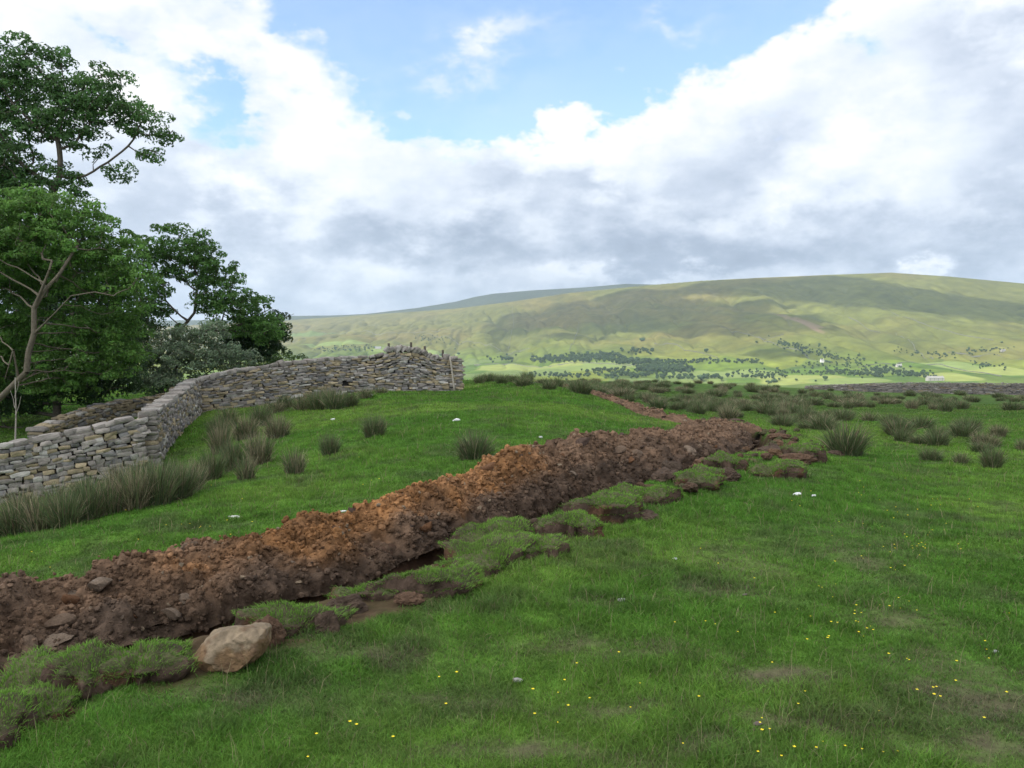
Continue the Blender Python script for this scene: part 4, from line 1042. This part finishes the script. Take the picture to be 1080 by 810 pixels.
while n < 170:
    if rr.random() < .6: c_ = cl[rr.integers(len(cl))]; px = c_[0] + rr.normal(0, 26); py = c_[1] + rr.normal(0, 10)
    else: px = rr.uniform(0, 1080); py = 480 + 330 * rr.random() ** .8
    if not (-10 < px < 1090 and 470 < py < 808): continue
    q = hit(px, py, base_h)
    if q is None: continue
    off, s_ = trench_sd(q[:1], q[1:2])
    if -1.8 < off[0] < 1.5: continue
    k = int(rr.integers(3))
    if k in fused: o = FB[k].copy(); COL.objects.link(o)
    else: o = FB[k]; fused.add(k)
    o.location = (q[0], q[1], gh(q[0], q[1]) - .02); o.rotation_euler = (0, 0, rr.uniform(0, 6)); s_ = rr.uniform(.3, .6) * (1 + max(0, q[1] - 5) * .04); o.scale = (s_, s_, s_ if q[1] < 8 else 1)
    tag(o, 'tiny yellow buttercup open above the short grass', 'flower', 'buttercups dotted through the grass'); n += 1
for (px, py, sz, c, lab) in [(247, 544, .13, (.62, .6, .55), 'long whitish stone lying on the grass bank below the rushes'), (841, 523, .13, (.6, .6, .58), 'larger of two white stones lying close together beyond the turf strip'), (858, 524, .09, (.55, .55, .52), 'smaller of two white stones lying close together beyond the turf strip'),
        (712, 590, .05, (.5, .5, .5), 'small white stone alone on the grass below the lone orange clod'), (655, 636, .07, (.3, .28, .27), 'grey stone in the grass below the middle of the turf strip'), (786, 628, .05, (.13, .09, .09), 'dark lump of earth on the open grass'),
        (545, 719, .06, (.3, .28, .26), 'grey stone pressed into the near grass'), (1050, 690, .05, (.4, .4, .38), 'small pale stone in the grass near the frame edge'), (362, 536, .07, (.6, .58, .55), 'white stone on the grass just above the orange bank'), (570, 462, .12, (.5, .5, .48), 'white stone on the mound above the soil bank'),
        (481, 444, .2, (.55, .55, .52), 'pale stone on the mound under the leaning post'), (351, 443, .14, (.6, .6, .56), 'white stone below the foot of the long wall'), (390, 418, .2, (.5, .5, .48), 'flat pale stone at the foot of the long wall'), (800, 764, .05, (.12, .09, .08), 'dark crumb of soil on the nearest grass')]:
    q = gpt(px, py)
    o = rock('field_stone', (q[0], q[1], q[2] + sz * .1), (sz, sz * .6, sz * .4), int(px), c, 2, random.random(), M_stone, 5); tag(o, lab, 'stone')

# ------------------------------------------------------------------ valley and hill
SKY_PX = [-400, 0, 180, 300, 400, 480, 540, 600, 680, 740, 800, 870, 940, 1000, 1080, 1300, 1600]
SKY_PY = [352, 350, 344, 338, 331, 325.5, 318, 309, 301, 296, 293, 290, 287.5, 291.5, 299, 318, 345]
_sa = np.array([px_azel(a, b_)[0] for a, b_ in zip(SKY_PX, SKY_PY)]); _se = np.array([px_azel(a, b_)[1] for a, b_ in zip(SKY_PX, SKY_PY)])
def hill_h(x, y):
    r = np.hypot(x, y); a = np.arctan2(x, y)
    rs = np.interp(a, [-.6, -.25, 0, .25, .7], [6600, 6200, 5200, 4700, 4700])
    zs = np.tan(np.interp(a, _sa, _se)) * rs
    t = (r - 1900) / (rs - 1900); tc_ = np.clip(t, 0, 1)
    f = .32 * tc_ + .68 * (tc_ ** 1.6 * (1 - .12 * tc_) + .12 * tc_ ** 3)
    z = -76 + (zs + 76) * f
    over = np.clip(t - 1, 0, None); z = z - over * 900
    amp = ss(t, .0, .35) * (1 - ss(t, .8, .97))
    u = x * .0022; v = y * .0008
    gul = 1 - np.abs(fbm(u * 1.6 + y * .0003, v, 4, 150)); z = z - gul ** 4 * 38 * amp - (1 - np.abs(fbm(u * 5, v * 3, 3, 157))) ** 6 * 14 * amp + fbm(x * .0012, y * .0012, 3, 155) * 26 * amp
    z = z + fbm(x * .004, y * .004, 3, 158) * 7 * ss(t, -.1, .2) * (1 - ss(t, .9, 1))
    z = z + np.where(r < 2000, fbm(x * .003, y * .003, 2, 159) * 6, 0) * ss(r, 1100, 1400)
    near = ss(r, 200, 1050); zn = np.maximum(-6 - (r - 120) * .085, -80)
    return zn * (1 - near) + z * near
def make_hill():
    az = np.concatenate([np.radians(np.arange(-75, -36, 1.0)), np.radians(np.arange(-36, 36, .085)), np.radians(np.arange(36, 75.1, 1.0))])
    r = np.concatenate([np.linspace(170, 1200, 40), np.linspace(1212, 2400, 170), np.linspace(2410, 7600, 400)])
    R, A = np.meshgrid(r, az, indexing='ij'); x = (R * np.sin(A)).ravel(); y = (R * np.cos(A)).ravel(); z = hill_h(x, y)
    z = np.where(R.ravel() < 171, z - 1, z)
    p = np.stack([x, y, z], 1); px, py = proj(p)
    rs = np.interp(A.ravel(), [-.6, -.25, 0, .25, .7], [6600, 6200, 5200, 4700, 4700]); t = (R.ravel() - 1900) / (rs - 1900)
    # fields low down, rough pasture and moor higher
    wx = x + fbm(x * .004, y * .004, 3, 160) * 60; wy = y + fbm(x * .004, y * .004, 3, 161) * 60
    d1, d2, fid = voro2(wx / 250, wy / 210, 5)
    lowf = (1 - ss(t + fbm(x * .001, y * .001, 2, 162) * .08, .2, .42))[:, None]
    f = fid[:, None]; fields = np.where(f < .28, np.array([.12, .19, .05]), np.where(f < .55, np.array([.17, .24, .06]), np.where(f < .8, np.array([.145, .2, .07]), np.array([.22, .26, .07]))))
    m1 = ss(fbm(x * .0016, y * .0016, 5, 163), -.25, .35)[:, None]; m2 = ss(fbm(x * .004, y * .0018, 5, 165), .0, .6)[:, None]
    moor = np.array([.17, .18, .075]) * (1 - m1) + np.array([.23, .19, .10]) * m1; moor = moor * (1 - m2 * .45) + np.array([.12, .135, .06]) * m2 * .45
    hi = ss(t, .55, .95)[:, None]; moor = moor * (1 - hi * .3) + np.array([.17, .15, .085]) * hi * .3
    left = (1 - ss(px, 300, 620))[:, None] * ss(t, .3, .7)[:, None]; moor = moor * (1 - left * .5) + np.array([.24, .19, .12]) * left * .5
    c = moor * (1 - lowf) + fields * lowf
    c = c * (1 + .28 * fbm(x * .03, y * .02, 3, 168)[:, None]) * np.array([.57, .58, .33]) * (.85 + .3 * fbm(x * .012, y * .012, 3, 166)[:, None] * .8 + .15)
    # bright yellow-green fields along the valley floor
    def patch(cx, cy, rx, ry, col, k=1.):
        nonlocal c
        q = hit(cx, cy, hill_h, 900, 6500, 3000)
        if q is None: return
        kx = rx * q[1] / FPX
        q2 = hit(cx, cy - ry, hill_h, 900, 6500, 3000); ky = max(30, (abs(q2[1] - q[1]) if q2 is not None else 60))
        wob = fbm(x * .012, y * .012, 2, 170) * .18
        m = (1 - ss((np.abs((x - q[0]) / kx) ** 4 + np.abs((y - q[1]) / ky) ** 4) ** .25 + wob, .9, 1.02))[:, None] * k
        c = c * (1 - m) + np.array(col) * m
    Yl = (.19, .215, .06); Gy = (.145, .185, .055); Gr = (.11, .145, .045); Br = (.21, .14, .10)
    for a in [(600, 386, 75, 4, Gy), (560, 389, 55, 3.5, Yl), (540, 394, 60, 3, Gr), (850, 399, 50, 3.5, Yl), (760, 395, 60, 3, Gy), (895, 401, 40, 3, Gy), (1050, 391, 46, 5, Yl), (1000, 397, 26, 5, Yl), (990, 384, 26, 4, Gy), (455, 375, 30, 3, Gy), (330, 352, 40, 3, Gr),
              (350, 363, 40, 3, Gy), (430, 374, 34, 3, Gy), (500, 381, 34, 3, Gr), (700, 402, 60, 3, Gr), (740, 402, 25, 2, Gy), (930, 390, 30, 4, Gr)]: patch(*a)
    for a in [(828, 334, 4, 4, Br, .5), (850, 339, 9, 4, Br, .5), (862, 348, 5, 3, Br, .4)]: patch(*a)
    o = mesh_np('hillside', p, grid_faces(len(r), len(az)), M_hill, np.clip(c, .02, .6), True); tag(o, kind='structure')
    # farther blue ridge
    RPX = [-300, 150, 250, 300, 350, 385, 440, 480, 500, 520, 560, 620, 660, 700, 760, 900]; RPY = [338, 338, 337, 333, 332.5, 331, 324.5, 318, 313, 309.5, 306, 302.5, 299, 300, 303, 330]
    ra = np.array([px_azel(a, b_)[0] for a, b_ in zip(RPX, RPY)]); re = np.array([px_azel(a, b_)[1] for a, b_ in zip(RPX, RPY)])
    az = np.radians(np.arange(-40, 30, .15)); r = np.linspace(6500, 8300, 60); R, A = np.meshgrid(r, az, indexing='ij'); x = R * np.sin(A); y = R * np.cos(A)
    top = np.tan(np.interp(A, ra, re)) * 7900; tt = (R - 6500) / 1400
    z = -100 + (top + 100) * np.where(tt < 1, ss(tt, 0, 1) * .4 + np.clip(tt, 0, 1) * .6, 1 - (tt - 1) * 1.5) + fbm(x * .002, y * .002, 3, 171) * 10 * ss(tt, 0, .3) * (tt < .9)
    cc = np.array([.10, .105, .06]) * (.85 + .3 * vn2(x.ravel() * .004, y.ravel() * .004, 172))[:, None]
    o = mesh_np('far_ridge', np.stack([x, y, z], -1).reshape(-1, 3), grid_faces(len(r), len(az)), M_hill, cc, True); tag(o, kind='structure')
make_hill()

# ---- far trees
def far_tree_geo(seed, N=150):
    rg = np.random.default_rng(seed); vs = []; k = rg.integers(4, 7); L_ = [(rg.uniform(-2.2, 2.2), rg.uniform(-2.2, 2.2), rg.uniform(3.6, 7), rg.uniform(1.8, 3.0)) for _ in range(k)]
    C = []
    for (a, b_, c, r) in L_:
        d = rg.normal(size=(N, 3)); d /= np.linalg.norm(d, axis=1)[:, None]; ctr = np.array([a, b_, c]) + d * r * rg.uniform(.7, 1.05, (N, 1)) * np.array([1, 1, .8])
        n = d + rg.normal(0, .35, (N, 3)); n /= np.linalg.norm(n, axis=1)[:, None]; t = np.cross(n, rg.normal(size=(N, 3))); t /= np.linalg.norm(t, axis=1)[:, None]; q = np.cross(n, t)
        s_ = rg.uniform(.45, .9, (N, 1)); vs.append(np.stack([ctr - t * s_, ctr - q * s_, ctr + t * s_, ctr + q * s_], 1).reshape(-1, 3)); C.append(np.repeat(rg.uniform(.7, 1.3, (N, 1)) * np.array([[.065, .10, .045]]), 4, 0))
    v = np.vstack(vs); f = np.arange(len(v)).reshape(-1, 4); c = np.vstack(C)
    th = np.arange(6) * 1.0472; b0 = len(v); tr = np.concatenate([np.stack([np.cos(th) * .45, np.sin(th) * .45, th * 0 - 1], 1), np.stack([np.cos(th) * .25, np.sin(th) * .25, th * 0 + 4.5], 1)])
    j = np.arange(6); tf = np.stack([b0 + j, b0 + (j + 1) % 6, b0 + 6 + (j + 1) % 6, b0 + 6 + j], 1)
    return np.vstack([v, tr]), np.vstack([f, tf]), np.vstack([c, np.tile([.06, .05, .04], (12, 1))])
FT = [far_tree_geo(900 + k) for k in range(5)]; FO = [mesh_np('hedgerow_tree', *(FT[k][0], FT[k][1], M_far, FT[k][2])) for k in range(5)]; ftu = set()
rr = np.random.default_rng(55)
def hh_(x, y): return float(hill_h(np.array([x]), np.array([y]))[0])
def far_tree(px, py, s_, label, group):
    q = hit(px, py, hill_h, 1000, 6300, 1600)
    if q is None: return
    k = int(rr.integers(5))
    if k in ftu: o = FO[k].copy(); COL.objects.link(o)
    else: o = FO[k]; ftu.add(k)
    o.location = (q[0], q[1], hh_(q[0], q[1]) - .5); o.rotation_euler = (0, 0, rr.uniform(0, 6)); s_ = s_ * .82; w_ = s_ * rr.uniform(.85, 1.4); o.scale = (w_, w_, s_ * rr.uniform(.8, 1.15)); tag(o, label, 'tree', group)
def row(pts, n, s_, label, group, jx=3, jy=1.0):
    pts = np.array(pts, float); d = np.concatenate([[0], np.cumsum(np.hypot(*np.diff(pts, axis=0).T))])
    for _ in range(n):
        u = rr.random() * d[-1]; far_tree(np.interp(u, d, pts[:, 0]) + rr.normal(0, jx), np.interp(u, d, pts[:, 1]) + rr.normal(0, jy), s_ * rr.uniform(.6, 1.25), label, group)
row([(800, 358), (850, 368), (905, 380)], 34, 1.0, 'small tree in the wooded gill climbing the sunlit hill', 'trees along the hillside gill', 8, 3)
row([(850, 385), (900, 386), (950, 392), (1000, 395)], 40, 1.0, 'tree in the scattered hedges around the far farmsteads', 'trees around the far farms', 14, 4)
row([(940, 368), (970, 375), (1030, 372)], 16, .9, 'tree along the upper field edges of the hill', 'trees on the upper field edges', 6, 2)
row([(780, 392), (830, 393), (880, 397)], 16, .8, 'tree in the hedge bordering the yellow meadow', 'trees by the yellow meadow', 6, 1.5)
row([(440, 356), (470, 362), (520, 372), (545, 376)], 14, 1.0, 'tree dotted over the hillside above the long wall', 'trees above the long wall', 10, 3)
row([(335, 368), (370, 368), (400, 366)], 14, 1.3, 'tree near the farm above the long wall', 'trees by the farm', 6, 2)
row([(465, 376), (485, 374)], 7, 1.5, 'tree in the clump just above the end of the long wall', 'trees over the wall end', 5, 1.5)
row([(1015, 372), (1070, 366)], 8, .9, 'tree along the high lane near the frame edge', 'trees on the high lane', 5, 2)
row([(560, 398), (600, 396), (660, 398)], 18, 1.1, 'tree in the line below the pale meadow', 'trees below the pale meadow', 5, 1.5)
row([(690, 398), (760, 400)], 16, 1.6, 'large tree in the valley beyond the rushes', 'large trees beyond the rushes', 6, 1.5)
row([(800, 404), (860, 402)], 8, 1.2, 'tree standing just over the field crest', 'trees just over the crest', 10, 1.0)
for (px, py, s_, lab) in [(677, 360, 2.4, 'single round dark copse tree high on the sunny slope'), (745, 372, 1.9, 'lone tree beside the small shadowed hollow'), (870, 401, 1.8, 'lone dark tree on the yellow meadow beyond the crest'), (536, 379, 1.8, 'tall pale tree at the end of the dark wood')]:
    far_tree(px, py, s_, lab, None)
# the woods: masses nobody could count
def wood(name, spots, label):
    vs = []; fs = []; cs = []; b0 = 0
    for (x0, y0, x1, y1, n, s_) in spots:
        for _ in range(n):
            u = rr.random(); q = hit(x0 + (x1 - x0) * u + rr.normal(0, 3), y0 + (y1 - y0) * u + rr.normal(0, 1.6), hill_h, 1000, 6300, 1600)
            if q is None: continue
            v, f, c = FT[int(rr.integers(5))]; a = rr.uniform(0, 6.28); R = rotz(a); s2 = s_ * rr.uniform(.75, 1.25)
            vs.append((v @ R.T) * s2 + np.array([q[0], q[1], hh_(q[0], q[1]) - .5])); fs.append(f + b0); cs.append(c * rr.uniform(.5, .85)); b0 += len(v)
    o = mesh_np(name, np.vstack(vs), np.vstack(fs), M_far, np.vstack(cs)); tag(o, label, 'woodland', kind='stuff')
wood('valley_wood', [(560, 380, 640, 378, 190, 1.1), (600, 377, 655, 376, 70, 1.3), (640, 380, 700, 384, 150, 1.1), (672, 389, 725, 391, 190, 1.3), (700, 383, 770, 381, 70, .9), (640, 396, 760, 399, 90, 1.1), (560, 396, 620, 398, 50, .9), (770, 396, 830, 399, 40, .9), (655, 372, 690, 371, 24, 1.2), (620, 392, 660, 391, 30, 1.0)], 'dark wood strung along the valley floor')
wood('slope_wood', [(870, 392, 930, 396, 90, .75), (920, 390, 985, 398, 110, .8), (775, 381, 800, 382, 24, .9), (820, 362, 850, 368, 70, .7), (845, 370, 905, 382, 70, .6), (850, 384, 950, 388, 50, .6), (940, 370, 1000, 376, 40, .55), (1015, 372, 1060, 368, 24, .6), (1025, 384, 1060, 388, 30, .6), (440, 357, 470, 358, 24, .8), (330, 369, 400, 367, 50, .8), (780, 392, 880, 394, 60, .6), (515, 380, 545, 379, 24, 1.0)], 'broken light woodland around the far farms')

# field walls on the hill
def field_wall(pts, label, w_=1.6, h_=1.8, col=(.13, .125, .11)):
    q = [hit(a, b_, hill_h, 1000, 6300, 1600) for a, b_ in pts]; q = [a for a in q if a is not None]
    if len(q) < 2: return
    L, s = resample(np.array(q), 22.); n = len(L)
    if n < 3: return
    T = np.gradient(L[:, :2], axis=0); T /= np.linalg.norm(T, axis=1)[:, None]; N = np.stack([-T[:, 1], T[:, 0]], 1) * w_ * .5
    z = hill_h(L[:, 0], L[:, 1]); v = []
    for k in range(n):
        hk = h_ * rr.uniform(.8, 1.15)
        for (sg, dz) in ((-1, -1.5), (-.6, hk), (.6, hk), (1, -1.5)): v.append([L[k, 0] + N[k, 0] * sg, L[k, 1] + N[k, 1] * sg, z[k] + dz])
    v = np.array(v); F = [[4 * i + j, 4 * i + (j + 1) % 4, 4 * i + 4 + (j + 1) % 4, 4 * i + 4 + j] for i in range(n - 1) for j in range(4)] + [[3, 2, 1, 0], [4 * n - 4, 4 * n - 3, 4 * n - 2, 4 * n - 1]]
    org = v.mean(0); o = mesh_np('field_wall', v - org, np.array(F), M_stone, np.tile(col, (len(v), 1))); o.location = tuple(org); tag(o, label, 'stone wall')
for a in [([(895, 335), (910, 343), (930, 352)], 'dark broken field wall climbing the middle of the sunny slope'), ([(800, 355), (845, 370), (880, 384)], 'field wall beside the wooded gill'), ([(930, 325), (990, 347), (1050, 360)], 'long thin field wall crossing the upper slope'),
          ([(945, 352), (965, 368), (985, 380)], 'field wall dropping to the farms'), ([(1000, 372), (1080, 378)], 'level field wall above the yellow fields'), ([(610, 340), (606, 358), (600, 372)], 'steep field wall above the dark wood'), ([(450, 352), (500, 362), (560, 368)], 'field wall slanting above the end of the long wall'),
          ([(540, 322), (542, 345), (536, 370)], 'wall running straight down the shadowed slope'), ([(500, 385), (600, 383), (680, 386)], 'wall along the edge of the pale meadow'), ([(340, 350), (420, 352), (480, 347)], 'faint wall crossing the pale slope above the long wall'), ([(690, 362), (760, 378)], 'wall slanting below the round copse'), ([(760, 345), (800, 357), (830, 352)], 'faint wall below the landslip'), ([(905, 388), (990, 384), (1060, 398)], 'wall winding between the yellow fields')]:
    field_wall(*a)
# farm buildings
def farm(px, py, sc_, wall_c, roof_c, label, L_=12, W_=6, H_=5, rz=0.1, far=True):
    q = hit(px, py, hill_h, 1000, 6300, 3000); e = empty('farmhouse', (q[0], q[1], hh_(q[0], q[1]) - .5), rz, label, 'house')
    a, b_, h = L_ * .5 * sc_, W_ * .5 * sc_, H_ * sc_; rh = h + W_ * .4 * sc_
    v = np.array([(-a, -b_, 0), (a, -b_, 0), (a, b_, 0), (-a, b_, 0), (-a, -b_, h), (a, -b_, h), (a, b_, h), (-a, b_, h), (-a, 0, rh), (a, 0, rh)]) * 1.
    mesh_np('wall', v, [np.array([(0, 1, 5, 4), (2, 3, 7, 6), (3, 0, 4, 7), (1, 2, 6, 5)]), np.array([(4, 8, 7), (5, 6, 9)])], M_stone, np.tile(wall_c, (10, 1)), parent=e)
    o = .35; t = .25; rv = []
    for z_ in (0, t): rv += [(-a - o, -b_ - o, h - o * .8 + z_ + .03), (a + o, -b_ - o, h - o * .8 + z_ + .03), (a + o, 0, rh + z_ + .03), (-a - o, 0, rh + z_ + .03), (-a - o, b_ + o, h - o * .8 + z_ + .03), (a + o, b_ + o, h - o * .8 + z_ + .03)]
    mesh_np('roof', np.array(rv), np.array([(6, 7, 8, 9), (9, 8, 11, 10), (1, 0, 3, 2), (2, 3, 4, 5), (0, 1, 7, 6), (5, 4, 10, 11), (1, 2, 8, 7), (2, 5, 11, 8), (3, 0, 6, 9), (4, 3, 9, 10)]), M_stone, np.tile(roof_c, (12, 1)), parent=e)
    for s_ in (-1, 1):
        cx = s_ * (a - .8 * sc_); cv = np.array([(cx + i * .5 * sc_, j * .5 * sc_, z_) for z_ in (rh - .6, rh + 1.3 * sc_) for (i, j) in ((-1, -1), (1, -1), (1, 1), (-1, 1))])
        mesh_np('chimney', cv, np.array([(0, 1, 5, 4), (1, 2, 6, 5), (2, 3, 7, 6), (3, 0, 4, 7), (4, 5, 6, 7)]), M_stone, np.tile(wall_c, (8, 1)), parent=e)
    nw = 4
    for k in range(nw):
        for zz in (.22, .62):
            cx = -a + (k + .5) * 2 * a / nw; x0, x1, z0, z1 = cx - .5 * sc_, cx + .5 * sc_, h * zz, h * (zz + .2)
            wv = np.array([(x0, -b_ - .06, z0), (x1, -b_ - .06, z0), (x1, -b_ - .06, z1), (x0, -b_ - .06, z1), (x0, -b_ + .05, z0), (x1, -b_ + .05, z0), (x1, -b_ + .05, z1), (x0, -b_ + .05, z1)])
            mesh_np('window', wv, np.array([(0, 1, 2, 3), (4, 0, 3, 7), (1, 5, 6, 2), (3, 2, 6, 7), (4, 5, 1, 0)]), M_core, np.tile([.04, .045, .05], (8, 1)), parent=e)
farm(867, 382, 1.0, (.75, .73, .68), (.2, .19, .18), 'white gabled farmhouse among the trees on the far hillside', 9, 7, 6)
farm(986, 401.5, 1.3, (.33, .31, .27), (.24, .23, .21), 'long pale farm building at the valley foot beyond the crest', 30, 8, 5, .15)
farm(399, 368, 1.2, (.3, .28, .25), (.2, .2, .2), 'grey stone farm among trees above the long wall', 20, 8, 5, -.1)
farm(948, 387, 1.0, (.45, .42, .38), (.25, .24, .23), 'small grey farmhouse between the hedges of the far slope', 14, 7, 5)
farm(1058, 371, 1.0, (.3, .28, .25), (.2, .19, .18), 'small dark barn high on the lane near the frame edge', 14, 7, 5)

# ------------------------------------------------------------------ clouds that shade the field and the hill
def vol_mat(name, dens):
    m = bpy.data.materials.new(name); m.use_nodes = True; nt = m.node_tree; nt.nodes.clear(); o = nt.nodes.new('ShaderNodeOutputMaterial')
    v = nt.nodes.new('ShaderNodeVolumePrincipled'); v.inputs['Density'].default_value = dens; v.inputs['Color'].default_value = (1, 1, 1, 1); v.inputs['Anisotropy'].default_value = .2
    nt.links.new(v.outputs[0], o.inputs['Volume']); return m, v
M_cloud, _ = vol_mat('cloud_vapour', .012)
def cloud(center, size, seed, label, mat=M_cloud):
    v, f = ICO[5]; v = v.copy(); n = v.copy()
    d = fbm3(v * 2.2 + seed, 4, 21) * .45 + np.abs(fbm3(v * 5 + seed, 3, 22)) * .12
    v = v * (1 + d)[:, None]; v[:, 2] = np.where(v[:, 2] < -.25, -.25 + (v[:, 2] + .25) * .25, v[:, 2])
    o = mesh_np('cloud', v * np.array(size), f, mat, None, True); o.location = tuple(center); tag(o, label, 'cloud')
    return o
def cloud_over(target, alt, size, seed, label, mat=M_cloud):
    t = (alt - target[2]) / SUND[2]; c = np.array(target) + SUND * t; return cloud(c, size, seed, label, mat)
M_cloud2, _ = vol_mat('thick_cloud_vapour', .03); M_cloud3, _ = vol_mat('overhead_cloud_vapour', .006)
cloud_over((0, 40, -2), 1300, (560, 520, 150), 3, 'big low cloud overhead behind the viewer that shades the field', M_cloud3)
def cloud_shading(poly, alt, seed, label, thick=70):
    """a flat cumulus whose shade falls on the stretch of hill outlined by poly"""
    q = [hit(a, b_, hill_h, 1200, 6900, 4000) for a, b_ in poly]; q = np.array([a for a in q if a is not None])
    c = q + SUND * ((alt - q[:, 2]) / SUND[2])[:, None]; o, _s = resample(catmull(np.vstack([c, c[:1]])[:, :2], 10), 40.0)
    m = o.mean(0); n = len(o); T_ = np.roll(o, -1, 0) - np.roll(o, 1, 0); T_ /= np.linalg.norm(T_, axis=1)[:, None] + 1e-9
    wob = 1 + fbm(o[:, 0] * .004 + seed, o[:, 1] * .004, 4, 180) * .16; rg_ = []
    fr = np.array([.12, .3, .5, .68, .82, .92, .98, 1.0, .98, .9, .7, .4, .12]); zz = np.array([1, .97, .9, .78, .6, .4, .2, 0, -.12, -.2, -.26, -.3, -.3])
    for a, b_ in zip(fr, zz):
        p = m + (o - m) * (a * wob)[:, None]; lump = fbm(p[:, 0] * .006, p[:, 1] * .006, 4, 181 + seed) * (b_ > 0)
        rg_.append(np.column_stack([p, np.full(n, alt + b_ * thick) + lump * thick * .8]))
    v = np.vstack(rg_); k = len(fr); j = np.arange(n); F = [grid_faces(k, n, True), j[None, ::-1], ((k - 1) * n + j)[None]]
    o_ = mesh_np('cloud', v - np.array([m[0], m[1], alt]), F, M_cloud2, None, True); o_.location = (m[0], m[1], alt); tag(o_, label, 'cloud')
cloud_shading([(486, 353), (515, 339), (565, 325), (640, 311), (700, 304), (750, 307), (715, 314), (760, 320), (845, 321), (810, 328), (872, 336), (850, 350), (770, 354), (700, 351), (620, 352), (550, 355)], 2300, 1, 'high flat cloud shading the middle slope of the hill')
cloud_shading([(715, 298), (790, 294), (870, 291.5), (930, 296), (975, 305), (1020, 312), (1090, 322), (1200, 340), (1200, 352), (1080, 342), (1000, 333), (930, 326), (850, 320), (770, 314), (705, 308)], 2450, 2, 'high long cloud shading the summit and far shoulder')
cloud_over((-800, 7600, 300), 3600, (3200, 1100, 150), 9, 'unseen high broad cloud added to shade the far ridge', M_cloud2)  # cloud added out of view to darken the ridge
cloud_shading([(570, 353), (600, 352), (640, 355), (600, 358)], 2200, 3, 'small high cloud scrap over the lower slope')
cloud_shading([(770, 373), (840, 372), (870, 376), (820, 379)], 2200, 4, 'small high cloud scrap over the valley side')

# ------------------------------------------------------------------ haze
mz, vz = vol_mat('haze_air', 5.5e-5); vz.inputs['Color'].default_value = (.66, .82, 1, 1)
B = 8600; zb, zt = -140, 600
hv = np.array([(x, y, z) for z in (zb, zt) for (x, y) in ((-B, -1200), (B, -1200), (B, B), (-B, B))], float)
hz = mesh_np('haze', hv, np.array([(3, 2, 1, 0), (4, 5, 6, 7), (0, 1, 5, 4), (1, 2, 6, 5), (2, 3, 7, 6), (3, 0, 4, 7)]), mz); tag(hz, 'pale blue haze filling the valley air', 'haze', kind='stuff')
